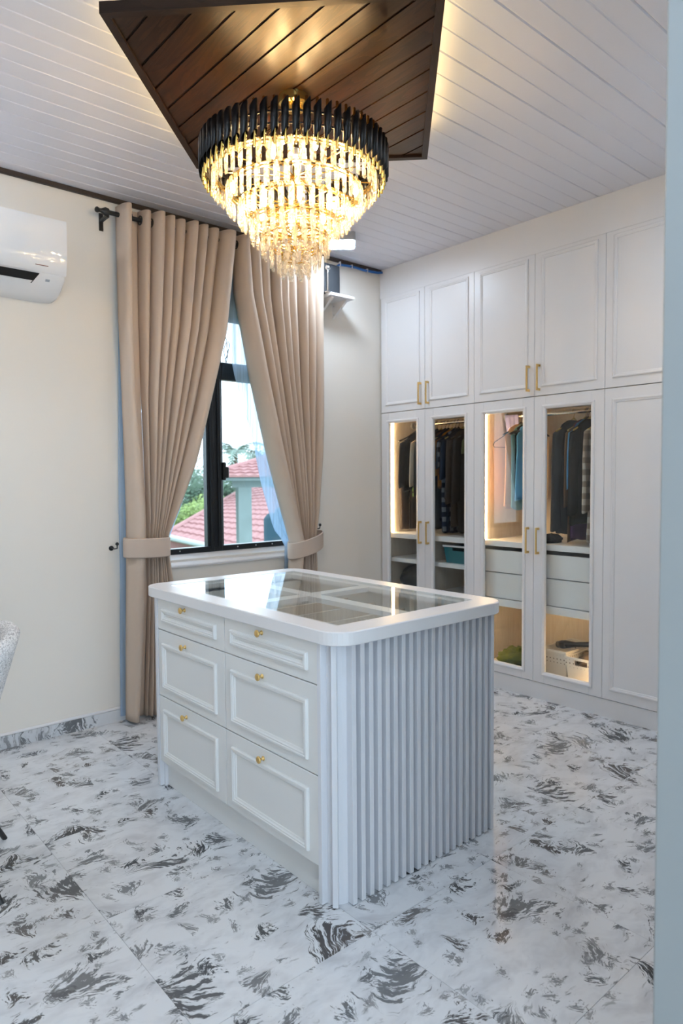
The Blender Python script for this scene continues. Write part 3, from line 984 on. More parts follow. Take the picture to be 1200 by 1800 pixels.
ceiling_lamp(2.915, 3.355, 'small square ceiling lamp above the curtain, just beyond the chandelier')
ceiling_lamp(2.93, 0.93, 'unseen square ceiling lamp added near the doorway wall and wardrobes')  # this lamp and the next two are out of view, added for cool fill
ceiling_lamp(0.30, 3.355, 'unseen square ceiling lamp added in front of the air conditioner')
ceiling_lamp(0.30, 0.93, 'unseen square ceiling lamp added just inside the doorway')

# ------------------------------------------------------------------ curtains
_f = 1198.0
def px(p, y):
    """photo column / row -> x, z on the plane y = const"""
    d = r2 * ((p[0] - 600) / _f) - u2 * ((p[1] - 900) / _f) + fwd
    t = y / d.y
    return d.x * t, CAM_H + d.z * t


def interp(tab, z):
    if z >= tab[0][0]: return tab[0][1:]
    for a, b in zip(tab, tab[1:]):
        if z >= b[0]:
            k = (z - b[0]) / (a[0] - b[0])
            return [p * k + q * (1 - k) for p, q in zip(a[1:], b[1:])]
    return tab[-1][1:]


YC = 3.664


def fold_table(rows, Y):
    tab = []
    for py, xs in rows:
        z = px((xs[0], py), Y)[1]
        tab.append([z] + [px((x, py), Y)[0] for x in xs])
    return tab


def drape(mb, tab, z_top, z_bot, Y, depth, per=10, rows=60, flat=(), gain=1.25, thin=False):
    """vertical folds: each fold is a half-elliptic column standing out from the valleys"""
    nf = len(tab[0]) - 2
    for k in range(nf):
        G = []
        for i in range(rows + 1):
            z = z_top + (z_bot - z_top) * i / rows
            v = interp(tab, z)
            w = v[k + 1] - v[k]
            dd = 0.004 if k in flat else min(depth, gain * abs(w) + 0.022) * (0.92 + 0.16 * math.sin(k * 2.1 + 1))
            if thin: dd = depth
            row = []
            for j in range(per + 1):
                ph = PI * j / per
                row.append((v[k] + w * (0.5 - 0.5 * math.cos(ph)), Y - dd * math.sin(ph) + 0.003 * math.sin(z * 5 + k), z))
            G.append(row)
        mb.grid(G)
    return mb


def smooth_edges(o):
    md = o.modifiers.new('thickness', 'SOLIDIFY'); md.thickness = 0.004; md.offset = 1
    return o


left_rows = [  # photo rows: fold valleys from the outer to the inner edge; the second strip is a deep gap
    (372, (203, 224, 241, 260, 281, 300, 320, 339, 358, 378, 405)),
    (560, (207, 225, 243, 259, 277, 294, 310, 326, 342, 360, 391)),
    (700, (214, 231, 247, 257, 271, 284, 297, 310, 322, 337, 361)),
    (800, (218, 239, 252, 260, 270, 279, 288, 297, 307, 318, 339)),
    (900, (221, 248, 257, 263, 269, 274, 279, 285, 290, 296, 308)),
    (948, (221, 248, 258, 262, 266, 270, 274, 277, 281, 285, 291)),
    (975, (221, 247, 257, 261, 266, 270, 275, 279, 283, 287, 293)),
    (1060, (221, 246, 258, 262, 267, 273, 279, 285, 290, 296, 304)),
    (1268, (221, 238, 253, 258, 265, 272, 279, 286, 293, 299, 308))]
right_rows = [
    (420, (409, 428, 448, 464, 480, 496, 512, 528, 543, 561)),
    (517, (410, 436, 453, 469, 484, 498, 513, 528, 544, 561)),
    (655, (435, 462, 476, 488, 499, 510, 521, 532, 545, 561)),
    (800, (468, 492, 501, 509, 517, 525, 532, 539, 547, 560)),
    (900, (493, 512, 518, 523, 528, 533, 538, 542, 547, 556)),
    (950, (507, 523, 527, 530, 533, 536, 539, 543, 546, 551)),
    (985, (506, 521, 525, 529, 533, 537, 541, 544, 548, 553)),
    (1080, (504, 515, 521, 527, 532, 537, 542, 547, 551, 556)),
    (1300, (503, 512, 518, 525, 531, 537, 543, 548, 553, 557))]
RODZ, RODY = 2.800, YC - 0.034


def curtain(rows, label, flat, tie_pts, flip):
    tab = fold_table(rows, YC)
    x_out = tab[0][1]
    t = thing('curtain', label, 'curtain', (sum(tab[0][1:]) / (len(tab[0]) - 1), YC, 0.02), 'beige curtains at the window')
    mb = MB(); drape(mb, tab, 2.852, 0.018, YC, 0.11, per=14, flat=flat)
    c = part('cloth', mb, M['curtain'], t, smooth='full'); smooth_edges(c)
    # eyelets at the valleys of the heading
    for k in ((2, 3, 4, len(tab[0]) - 1) if flat else (1, 2, 3)):
        x = tab[0][k]
        e = MB()
        for sgn in (-1,):
            R = []
            for (rr, dx) in ((0.019, -0.003), (0.026, -0.003), (0.027, 0.0), (0.026, 0.003), (0.019, 0.003), (0.019, -0.003)):
                R.append([(x + dx, RODY + rr * math.cos(2 * PI * a / 16), RODZ + rr * math.sin(2 * PI * a / 16)) for a in range(16)])
            e.rings(R, True)
        part('eyelet', e, M['black_metal'], t, smooth=True)
    # tieback band round the gathered cloth
    (xl, zl), (xr, zr) = tie_pts
    R = []
    n = 28
    for (zz, off) in ((0.052, 0.0), (0.048, 0.004), (-0.048, 0.004), (-0.052, 0.0)):
        ring = []
        for a in range(n):
            th = 2 * PI * a / n
            cx, hw = (xl + xr) / 2, (xr - xl) / 2 + off
            k = (math.cos(th) + 1) / 2
            ring.append((cx + hw * math.cos(th), YC - 0.048 + (0.086 + off) * math.sin(th), zl + (zr - zl) * k + zz * (1 if zz else 1)))
        R.append(ring)
    b = MB(); b.rings(R, True)
    bo = part('tieback', b, M['tie'], t, smooth=True)
    md = bo.modifiers.new('thickness', 'SOLIDIFY'); md.thickness = 0.004
    return t


xl, zl = px((203, 963), YC); xr, zr = px((297, 958), YC)
curtain(left_rows, 'beige floor-length curtain tied back beside the air conditioner', (1,), ((1.545, zl), (1.800, zr)), 1)
xl, zl = px((504, 968), YC); xr, zr = px((553, 945), YC)
curtain(right_rows, 'beige floor-length curtain tied back near the small wall shelf', (), ((xl - 0.006, zl), (xr + 0.01, zr)), -1)

# sheers behind the beige curtains
def sheer(rows, label, cx):
    tab = fold_table(rows, YW - 0.024)
    t = MB(); drape(t, tab, 2.79, 0.03, YW - 0.024, 0.010, per=8, rows=50, thin=True)
    o = part('sheer_curtain', t, M['sheer'], None, smooth='full')
    tag(o, label, 'curtain', 'white sheers behind the curtains')


sheer([(372, (205, 260, 300, 340, 375, 402)), (560, (207, 255, 290, 325, 360, 388)), (680, (208, 250, 285, 315, 345, 369)), (800, (208, 245, 270, 295, 320, 345)),
       (900, (208, 240, 260, 280, 300, 316)), (955, (209, 235, 255, 270, 285, 296)), (1000, (210, 240, 255, 272, 288, 301)), (1270, (212, 240, 260, 280, 298, 314))],
      'thin white sheer curtain peeking out behind the curtain beside the air conditioner', 1)
sheer([(420, (392, 420, 450, 480, 520, 556)), (517, (391, 420, 450, 480, 520, 556)), (583, (399, 425, 455, 485, 520, 556)), (655, (410, 437, 465, 492, 520, 556)), (700, (423, 446, 470, 495, 522, 556)),
       (772, (444, 464, 484, 504, 528, 556)), (847, (458, 476, 494, 512, 532, 556)), (930, (480, 494, 507, 520, 535, 556)), (955, (500, 510, 520, 530, 540, 554)), (1000, (499, 508, 518, 528, 540, 554)), (1300, (497, 508, 518, 528, 540, 556))],
      'thin white sheer curtain hanging beside the clear part of the window, nearer the shelf', 1)

rodt = thing('curtain_rod', 'black curtain rod with ball finials above the window', 'curtain rod', (2.25, RODY, RODZ))
mb = MB(); mb.cyl((1.50, RODY, RODZ), (2.985, RODY, RODZ), 0.0125, 14)
part('pole', mb, M['black_metal'], rodt, smooth=True)
for xe, s in ((1.50, -1), (2.985, 1)):
    R = []
    for (d, r) in ((0, 0.0125), (0.002, 0.020), (0.018, 0.023), (0.026, 0.019), (0.040, 0.011), (0.050, 0.010), (0.054, 0.013), (0.062, 0.0155), (0.070, 0.012), (0.074, 0.004)):
        R.append([(xe + s * d, RODY + r * math.cos(2 * PI * a / 14), RODZ + r * math.sin(2 * PI * a / 14)) for a in range(14)])
    mb = MB(); mb.rings(R, True, True, True)
    part('finial', mb, M['black_metal'], rodt, smooth=True)
    xb_ = xe + 0.006 * s
    mb = MB(); mb.box(xb_ - 0.008, xb_ + 0.008, RODY - 0.008, YW, RODZ - 0.03, RODZ - 0.012, 0.002); mb.box(xb_ - 0.012, xb_ + 0.012, YW - 0.006, YW, RODZ - 0.075, RODZ + 0.02, 0.002)
    part('bracket', mb, M['black_metal'], rodt)

for (xh, zh, lab) in ((1.508, 0.985, 'small black tieback hook on the wall below the air conditioner'), (2.945, 1.02, 'small black tieback hook on the wall nearer the wardrobes')):
    mb = MB()
    mb.cyl((xh, YW, zh), (xh, YW - 0.004, zh), 0.014, 12)
    mb.tube([(xh, YW - 0.004, zh), (xh, YW - 0.05, zh), (xh + 0.004, YW - 0.075, zh + 0.004), (xh, YW - 0.085, zh + 0.02)], 0.0035, 8)
    mb.lathe((xh, YW - 0.085, zh + 0.02), [(0.003, 0), (0.009, 0.005), (0.010, 0.010), (0.006, 0.017), (0.002, 0.019)], 12)
    tag(part('tieback_hook', mb, M['black_metal'], None, smooth=True), lab, 'hook', 'curtain tieback hooks')

# ------------------------------------------------------------------ air conditioner
ac = thing('air_conditioner', 'white wall-mounted split air conditioner with open louvre', 'air conditioner', (0.79, 3.62, 2.285))
PR = [(YW - 0.001, 2.652), (3.525, 2.652), (3.512, 2.646), (3.507, 2.634), (3.515, 2.45), (3.523, 2.390), (3.532, 2.364), (3.580, 2.320), (3.62, 2.297), (3.66, 2.287), (YW - 0.001, 2.285)]
def ac_ring(x, k):
    cy, cz = 3.66, 2.47
    return [(x, YW - 0.001 if y > YW - 0.01 else cy + (y - cy) * k, cz + (z - cz) * k if z < 2.36 else z) for y, z in PR]
mb = MB()
mb.rings([ac_ring(0.355, 0.90), ac_ring(0.358, 0.95), ac_ring(0.368, 0.985), ac_ring(0.39, 1.0), ac_ring(1.165, 1.0), ac_ring(1.205, 0.985), ac_ring(1.222, 0.95), ac_ring(1.228, 0.90)], True, True, True)
part('body', mb, M['white_plastic'], ac, smooth=True)
mb = MB()
fp = [(3.510, 2.650), (3.4985, 2.648), (3.4960, 2.640), (3.4945, 2.58), (3.4950, 2.53), (3.4975, 2.49), (3.5020, 2.45), (3.5090, 2.415), (3.5165, 2.388), (3.522, 2.384), (3.528, 2.392), (3.520, 2.450), (3.512, 2.53)]
mb.rings([[(x, y, z) for y, z in fp] for x in (0.357, 1.2285)], True, True, True)
part('front_panel', mb, M['white_plastic'], ac, smooth=True)
# outlet: a dark recess plate on the sloping underside with a flap
def under(x, s, off):   # s: 0 at the front edge .. 1 rear, off = outwards
    y = 3.530 + (3.580 - 3.530) * s; z = 2.365 + (2.320 - 2.365) * s
    nx, nz = -0.045, -0.05; l = math.hypot(nx, nz)
    return (x, y + nx / l * off, z + nz / l * off)
mb = MB()
for s0, s1, off, m in ((-0.25, 0.62, 0.0015, 0),):
    mb.rings([[under(0.45, s0, off), under(1.10, s0, off), under(1.075, s1, off), under(0.475, s1, off)], [under(0.45, s0, off - 0.004), under(1.10, s0, off - 0.004), under(1.075, s1, off - 0.004), under(0.475, s1, off - 0.004)]], True, True, True)
part('air_outlet', mb, M['black_vent'], ac)
mb = MB()
mb.rings([[under(0.46, 0.40, 0.006), under(1.075, 0.40, 0.006), under(1.065, 0.66, 0.004), under(0.47, 0.66, 0.004)], [under(0.46, 0.40, 0.002), under(1.075, 0.40, 0.002), under(1.065, 0.66, 0.001), under(0.47, 0.66, 0.001)]], True, True, True)
part('louvre', mb, M['white_plastic'], ac)
mb = MB(); mb.rings([[under(1.135, 0.12, 0.001), under(1.155, 0.12, 0.001), under(1.155, 0.32, 0.001), under(1.135, 0.32, 0.001)], [under(1.135, 0.12, -0.002), under(1.155, 0.12, -0.002), under(1.155, 0.32, -0.002), under(1.135, 0.32, -0.002)]], True, True, True)
part('display_window', mb, M['grey_plastic'], ac)
mb = MB(); mb.box(1.08, 1.14, 3.5065, 3.512, 2.414, 2.417)
part('print_mark', mb, plain('dark_red_print', (0.2, 0.06, 0.05), 0.4), ac)

# ------------------------------------------------------------------ wall shelf, speaker and cable
sh = thing('wall_shelf', 'small white wall shelf on triangular brackets in the upper corner', 'shelf', (3.1, 3.63, 2.50))
mb = MB(); mb.box(2.985, 3.195, 3.545, YW, 2.598, 2.618, 0.002)
part('board', mb, M['lacquer'], sh)
for xb_ in (3.02, 3.15):
    mb = MB()
    poly = [(YW, 2.598), (3.575, 2.598), (3.575, 2.590), (3.700, 2.505), (YW, 2.490)]
    mb.rings([[(xb_ - 0.009, y, z) for y, z in poly], [(xb_ + 0.009, y, z) for y, z in poly]], True, True, True)
    br = part('bracket', mb, M['lacquer'], sh)
    for zz in (2.575, 2.515):
        mb = MB(); mb.cyl((xb_ - 0.009, YW - 0.02, zz), (xb_ - 0.011, YW - 0.02, zz), 0.003, 8)
        part('screw', mb, M['grey_plastic'], br)
sp = thing('speaker', 'black speaker box with a chrome clamp on the small wall shelf', 'speaker', (3.03, 3.65, 2.618))
mb = MB(); mb.box(2.955, 3.115, 3.60, 3.705, 2.618, 2.825, 0.008)
part('cabinet', mb, M['black_plastic'], sp)
mb = MB(); mb.box(2.968, 3.102, 3.596, 3.600, 2.632, 2.812, 0.003)
part('grille', mb, plain('speaker_grille', (0.02, 0.024, 0.03), 0.55, bump=0.5, bscale=700), sp)
mb = MB(); mb.cyl((2.985, 3.580, 2.620), (2.985, 3.580, 2.77), 0.006, 10); mb.lathe((2.985, 3.580, 2.765), [(0.006, 0), (0.016, 0.008), (0.019, 0.020), (0.014, 0.032), (0.004, 0.037)], 16); mb.lathe((2.985, 3.580, 2.618), [(0.022, 0), (0.022, 0.006), (0.008, 0.010)], 16)
mb.cyl((2.985, 3.580, 2.66), (2.985, 3.600, 2.66), 0.005, 8)
part('clamp', mb, M['chrome'], sp, smooth=True)
P = [(3.135, 3.70, 2.625), (3.137, 3.70, 2.66)]
mb = MB(); mb.tube(P, 0.006, 8)
cb = thing('cable', 'blue cable running from the speaker along the dark ceiling trim to the corner', 'cable', (3.13, 3.70, 2.62))
part('plug_lead', mb, M['white_plastic'], cb, smooth=True)
P = [(3.137, 3.70, 2.66), (3.142, 3.70, 2.70), (3.128, 3.70, 2.75), (3.125, 3.70, 2.80), (3.150, 3.698, 2.845), (3.19, 3.696, 2.872), (3.26, 3.694, 2.878), (3.34, 3.692, 2.880), (3.42, 3.692, 2.876), (3.50, 3.692, 2.880), (3.56, 3.690, 2.884), (3.60, 3.688, 2.893)]
mb = MB(); mb.tube(P, 0.0085, 8)
part('blue_sheath', mb, M['blue'], cb, smooth=True)
for k in (3.19, 3.30, 3.45):
    mb = MB(); mb.box(k - 0.003, k + 0.003, 3.682, 3.703, 2.862, 2.892, 0.001)
    part('cable_tie', mb, M['white_plastic'], cb)

# ------------------------------------------------------------------ chair at the edge of the picture
cc = (0.405, 2.615)
chair = thing('chair', 'cream looped-wool tub chair on black legs near the window wall', 'chair', (*cc, 0))
mb = MB()
NA = 36
A = [math.radians(-112 + 224 * k / NA) for k in range(NA + 1)]
def shell(a, v, inner):
    top = 0.835 - 0.20 * (abs(a) / math.radians(112)) ** 2.2
    z = 0.36 + (top - 0.36) * v
    r = 0.150 + 0.150 * v ** 0.95 - (0.050 if inner else 0)
    if inner: z -= 0.0
    return (cc[0] + r * math.cos(a), cc[1] + r * math.sin(a), z)
V = [k / 10 for k in range(11)]
for sec in range(1):
    R = []
    for a in A:
        o_ = [shell(a, v, False) for v in V]
        i_ = [shell(a, v, True) for v in reversed(V)]
        tm = Vector(o_[-1]).lerp(Vector(i_[0]), 0.5); tm.z += 0.022
        t1 = Vector(o_[-1]).lerp(tm, 0.5); t1.z += 0.008; t2 = Vector(i_[0]).lerp(tm, 0.5); t2.z += 0.008
        R.append(o_ + [tuple(t1), tuple(tm), tuple(t2)] + i_)
    mb.rings(R, True, True, True)
part('backrest', mb, M['boucle'], chair, smooth='full')
mb = MB()
R = []
for z, k in ((0.36, 0.92), (0.37, 1.0), (0.455, 1.0), (0.475, 0.95), (0.482, 0.8), (0.485, 0.3)):
    R.append([(cc[0] - 0.02 + 0.150 * k * math.cos(2 * PI * a / 32), cc[1] + 0.150 * k * math.sin(2 * PI * a / 32), z) for a in range(32)])
mb.rings(R, True, True, True)
part('seat', mb, M['boucle'], chair, smooth=True)
for a in range(4):
    th = math.radians(-61 + 90 * a)
    c_, s_ = math.cos(th), math.sin(th)
    mb = MB(); mb.cyl((cc[0] + 0.315 * c_, cc[1] + 0.315 * s_, 0), (cc[0] + 0.10 * c_, cc[1] + 0.10 * s_, 0.365), 0.009, 10, 0.014)
    part('leg', mb, M['black_metal'], chair, smooth=True)

# ------------------------------------------------------------------ clothes
RX, RZ = 3.935, 1.775


def cloth_mat(c, c2=None, weave=500):
    return mat_cloth('garment_cloth', c, c2, weave, 0.85, 0.3)


def plaid_mat(a, b, c):
    t = NT('plaid_cloth')
    co = t.coord()
    w1 = t.new('ShaderNodeTexWave', wave_type='BANDS', bands_direction='X'); t.set(w1, 'Vector', co); w1.inputs['Scale'].default_value = 4.5
    w2 = t.new('ShaderNodeTexWave', wave_type='BANDS', bands_direction='Z'); t.set(w2, 'Vector', co); w2.inputs['Scale'].default_value = 4.5
    f = t.ramp(w1.outputs['Fac'], ((0.45, 0.0), (0.6, 1.0))); g_ = t.ramp(w2.outputs['Fac'], ((0.45, 0.0), (0.6, 1.0)))
    t.base(t.mix(g_, t.mix(f, a, b), t.mix(f, b, c)), 0.9, 0, 0.1)
    return t.mat


def hanger(parent, y, z, m, half=0.20, drop=0.085):
    mb = MB()
    hook = [(RX, y, z - 0.045)] + [(RX + 0.017 * math.cos(a), y, z + 0.0 + 0.017 * math.sin(a)) for a in [math.radians(q) for q in (-90, -40, 0, 45, 90, 135, 175)]]
    hook[1] = (RX + 0.002, y, z - 0.030)
    mb.tube(hook, 0.0016, 6)
    mb.tube([(RX - half, y, z - 0.045 - drop), (RX - half * 0.55, y, z - 0.06 - drop * 0.45), (RX, y, z - 0.042), (RX + half * 0.55, y, z - 0.06 - drop * 0.45), (RX + half, y, z - 0.045 - drop)], [0.005, 0.006, 0.007, 0.006, 0.005], 8)
    return part('hanger', mb, m, parent, smooth=True)


def garment(name, label, cat, y, mat, width=0.44, length=0.62, thick=0.035, sleeve=0.22, hm=None, rotz=0.0, dx=0.0, flare=1.0, bare=False, seed=1):
    t = thing(name, label, cat, (RX, y, RZ), 'clothes on the wardrobe rails')
    rg = random.Random(seed * 31 + int(y * 1000))
    z0 = RZ - 0.055
    hw = width / 2 * 0.93
    n = 30
    R = []
    rows = [(0.0, 0.05, 0.35), (0.006, 0.075, 0.5), (0.03, 0.13, 0.7), (0.062, hw * 0.86, 0.75), (0.085, hw * 0.98, 0.75), (0.14, hw * 0.95, 0.95)]
    m = 12
    for k in range(1, m + 1):
        v = k / m
        rows.append((0.14 + (length - 0.14) * v, hw * (0.93 + (flare - 0.93) * v), 1.0 + 0.35 * v))
    ph = rg.random() * 6
    for (dz, w, tk) in rows:
        v = dz / length
        ring = []
        for a in range(n):
            th = 2 * PI * a / n
            wob = 1 + 0.30 * v * math.sin(5 * th + ph + 2 * v) + 0.18 * v * math.sin(9 * th + ph * 2)
            ring.append((RX + dx * v + w * math.cos(th), y + thick * tk * 0.5 * math.sin(th) * wob + 0.008 * v * math.sin(3 * v + ph), z0 - dz - 0.012 * v * math.sin(3 * th + ph)))
        R.append(ring)
    mb = MB(); mb.rings(R, True, True, True)
    part('body', mb, mat, t, smooth='full')
    if sleeve > 0:
        for s in (-1, 1):
            R = []
            for k in range(9):
                v = k / 8
                cx = RX + s * (hw * 0.86 + 0.012 + 0.034 * math.sin(v * 1.6)) + dx * v * sleeve
                cz = z0 - 0.075 - sleeve * v
                rw = 0.054 * (1 - 0.30 * v); rt = thick * 0.5 * (0.9 - 0.1 * v)
                R.append([(cx + rw * math.cos(2 * PI * a / 14), y - 0.004 * v + rt * math.sin(2 * PI * a / 14) * (1 + 0.25 * math.sin(v * 9 + a)), cz + 0.018 * math.cos(2 * PI * a / 14) * -s) for a in range(14)])
            mb = MB(); mb.rings(R, True, True, True)
            part('sleeve', mb, mat, t, smooth='full')
    hanger(t, y, RZ, hm or M['black_plastic'])
    if rotz:
        t.rotation_euler.z = rotz
    return t


HW = mat_wood('pale_wood_hanger', (0.42, 0.31, 0.10), (0.60, 0.46, 0.17), 'x', 0.4)
blk = cloth_mat((0.008, 0.0075, 0.0085)); navy = cloth_mat((0.015, 0.022, 0.045)); brn = cloth_mat((0.16, 0.085, 0.045)); char = cloth_mat((0.035, 0.042, 0.055))
cream = cloth_mat((0.56, 0.48, 0.38)); dkbr = cloth_mat((0.04, 0.028, 0.024)); sky = cloth_mat((0.14, 0.42, 0.68), (0.06, 0.25, 0.55)); peach = cloth_mat((0.62, 0.34, 0.22)); lilac = cloth_mat((0.45, 0.42, 0.72), (0.28, 0.32, 0.72)); mint = cloth_mat((0.30, 0.50, 0.48)); olive = cloth_mat((0.06, 0.065, 0.02)); denim = cloth_mat((0.03, 0.06, 0.13), (0.10, 0.14, 0.2)); red = cloth_mat((0.40, 0.08, 0.03), (0.5, 0.28, 0.03)); paleblue = cloth_mat((0.25, 0.38, 0.48)); lime = plain('lime_print', (0.25, 0.55, 0.08), 0.7); lilacp = plain('lilac_print', (0.30, 0.26, 0.38), 0.7); orange = plain('orange_print', (0.75, 0.33, 0.03), 0.7); whitep = plain('white_print', (0.7, 0.7, 0.7), 0.7)
plaid = plaid_mat((0.46, 0.42, 0.38), (0.24, 0.20, 0.17), (0.15, 0.12, 0.10))
dkplaid = plaid_mat((0.010, 0.018, 0.04), (0.02, 0.03, 0.06), (0.22, 0.25, 0.30))

g1 = garment('shirt', 'loose black shirt with a lime green print, first from the window wall', 'shirt', 3.600, blk, 0.44, 0.45, 0.04, 0.34)
for (z, m, w) in ((1.335, lilacp, 0.07), (1.265, lime, 0.028), (1.225, lime, 0.026)):
    q = MB(); q.box(3.805, 3.835, 3.5750, 3.5770, z, z + w, 0.0005)
    part('print', q, m, g1)
def trousers(y, m, label, x0=3.80, zt=1.47, zb=0.975, w=0.10, gap=0.09):
    t = thing('trousers', label, 'trousers', (x0, y, zt), 'clothes on the wardrobe rails')
    for s in (0, 1):
        R = []
        for k in range(10):
            v = k / 9
            z = zt + (zb - zt) * v
            cx = x0 + s * gap * 1.1
            R.append([(cx + w / 2 * (1 - 0.2 * v) * math.cos(2 * PI * a / 16), y + 0.02 * (1 + 0.2 * math.sin(6 * v + a)) * math.sin(2 * PI * a / 16), z) for a in range(16)])
        q = MB(); q.rings(R, True, True, True)
        part('leg', q, m, t, smooth='full')
    q = MB(); q.box(x0 - w / 2, x0 + gap * 1.1 + w / 2, y - 0.018, y + 0.018, zt - 0.03, zt + 0.04, 0.012)
    part('waistband', q, m, t, smooth=True)
    hanger(t, y, RZ, M['black_plastic'])
    return t
trousers(3.655, dkbr, 'dark brown trousers hanging behind the black printed shirt')
garment('shirt', 'cream shirt hanging between two black garments near the window wall', 'shirt', 3.505, cream, 0.40, 0.42, 0.03, 0.33)
trousers(3.475, cream, 'cream trousers showing below the black jacket near the window wall', 3.82, 1.40, 0.965)
garment('shirt', 'pale blue shirt edge showing beside the cream shirt', 'shirt', 3.482, paleblue, 0.42, 0.46, 0.014, 0.0)
garment('jacket', 'black jacket hanging half behind the door stile near the window wall', 'jacket', 3.445, blk, 0.44, 0.52, 0.05, 0.40)
spec = [
    ('shirt', 'olive black shirt, leftmost behind the second glass door', 3.405, olive, 0.42, 0.60, 0.035, 0.3),
    ('jacket', 'black jacket beside the olive shirt behind the second glass door', 3.365, blk, 0.44, 0.66, 0.040, 0.4),
    ('shirt', 'tan long-sleeved shirt squeezed among the dark clothes', 3.335, brn, 0.42, 0.40, 0.025, 0.42),
    ('coat', 'navy coat hanging beside the red and yellow shirt', 3.300, navy, 0.44, 0.72, 0.040, 0.45),
    ('shirt', 'red and yellow patterned shirt among the dark clothes', 3.268, red, 0.42, 0.42, 0.02, 0.26),
    ('dress', 'long dark blue checked dress reaching the wardrobe shelf', 3.238, dkplaid, 0.42, 0.745, 0.035, 0.2),
    ('shirt', 'dark navy shirt with a small orange badge', 3.195, navy, 0.44, 0.50, 0.045, 0.28),
    ('coat', 'charcoal brown coat right of the badge shirt', 3.140, dkbr, 0.44, 0.70, 0.05, 0.45),
    ('coat', 'black coat near the end of the crowded rail', 3.085, blk, 0.44, 0.74, 0.045, 0.45),
    ('dress', 'olive green long dress near the end of the crowded rail', 3.005, olive, 0.42, 0.745, 0.04, 0.1),
    ('shirt', 'mint green shirt at the far end of the crowded rail', 2.935, mint, 0.42, 0.45, 0.03, 0.3)]
for i, (nm, lb, y, m, w, L_, th_, sl) in enumerate(spec):
    g_ = garment(nm, lb, nm, y, m, w, L_, th_, sl, HW if i % 3 == 0 else None, seed=i + 3)
    if 'badge' in lb and nm == 'shirt' and 'small' in lb:
        q = MB(); q.box(3.775, 3.81, y - 0.034, y - 0.030, 1.36, 1.375); part('badge', q, orange, g_)
        q = MB(); q.box(3.80, 3.83, y - 0.036, y - 0.032, 1.225, 1.230); part('print', q, whitep, g_)
# second wardrobe
spec2 = [
    ('scarf', 'sheer lilac scarf draped over the rail beside the empty hanger', 2.755, lilac),
]
t = thing('scarf', 'sheer lilac scarf draped over the rail near the wire hanger', 'scarf', (RX, 2.80, RZ), 'clothes on the wardrobe rails')
G = []
for i in range(25):
    v = i / 24
    z = RZ + 0.013 - 0.50 * v
    G.append([(RX - 0.016 - 0.02 * v + (k / 10 - 0.5) * 0.015, 2.815 - 0.10 * (k / 10) * (1 - 0.4 * v) - 0.09 * v + 0.006 * math.sin(k * 1.9), z) for k in range(11)])
q = MB(); q.grid(G)
so = part('cloth', q, lilac, t, smooth='full'); md = so.modifiers.new('thickness', 'SOLIDIFY'); md.thickness = 0.004
eh = thing('coat_hanger', 'empty dark wire hanger on the rail of the middle wardrobe', 'hanger', (RX, 2.775, RZ))
q = MB(); z = RZ
q.tube([(RX, 2.775, z - 0.09)] + [(RX + 0.017 * math.cos(math.radians(a)), 2.775, z + 0.017 * math.sin(math.radians(a))) for a in (-30, 10, 50, 90, 130, 170)], 0.002, 6)
part('hook', q, M['chrome'], eh, smooth=True)
q = MB(); q.tube([(RX, 2.775, z - 0.09), (RX - 0.19, 2.775, z - 0.175), (RX - 0.205, 2.775, z - 0.195), (RX - 0.195, 2.775, z - 0.208), (RX, 2.775, z - 0.205), (RX + 0.195, 2.775, z - 0.208), (RX + 0.205, 2.775, z - 0.195), (RX + 0.19, 2.775, z - 0.175), (RX, 2.775, z - 0.09)], 0.003, 6)
part('frame', q, M['black_plastic'], eh, smooth=True)
garment('dress', 'peach sleeveless dress behind the blue tops', 'dress', 2.700, peach, 0.40, 0.55, 0.045, 0.0, flare=1.0, seed=5)
garment('top', 'mint sleeveless top between the peach dress and the blue dress', 'top', 2.655, mint, 0.40, 0.56, 0.03, 0.0, seed=6)
garment('dress', 'sky blue sleeveless dress behind the first middle glass door', 'dress', 2.615, sky, 0.38, 0.50, 0.05, 0.0, seed=8)
garment('top', 'black strappy top beside the sky blue dress', 'top', 2.640, blk, 0.34, 0.40, 0.012, 0.0, seed=9)
garment('coat', 'long charcoal robe on a pale wooden hanger', 'coat', 2.312, char, 0.40, 0.70, 0.055, 0.60, HW, seed=10, flare=1.12)
garment('jacket', 'tan brown jacket between the charcoal robe and the black coat', 'jacket', 2.232, brn, 0.40, 0.745, 0.02, 0.45, HW, seed=11)
garment('shirt', 'bright blue shirt showing behind the black coat', 'shirt', 2.212, sky, 0.41, 0.36, 0.010, 0.34, seed=12)
garment('coat', 'long black coat behind the last middle glass door', 'coat', 2.195, blk, 0.41, 0.64, 0.055, 0.50, HW, seed=13, flare=1.12)
garment('skirt', 'purple and navy skirt hem showing under the black coat', 'skirt', 2.222, cloth_mat((0.20, 0.06, 0.24), (0.01, 0.02, 0.03)), 0.40, 0.735, 0.03, 0.0, seed=14)
garment('shirt', 'beige and brown plaid shirt at the end of the middle rail', 'shirt', 2.098, plaid, 0.44, 0.74, 0.045, 0.48, HW, seed=15)
garment('jacket', 'black jacket last on the middle rail', 'jacket', 2.035, blk, 0.44, 0.66, 0.045, 0.45, seed=16)


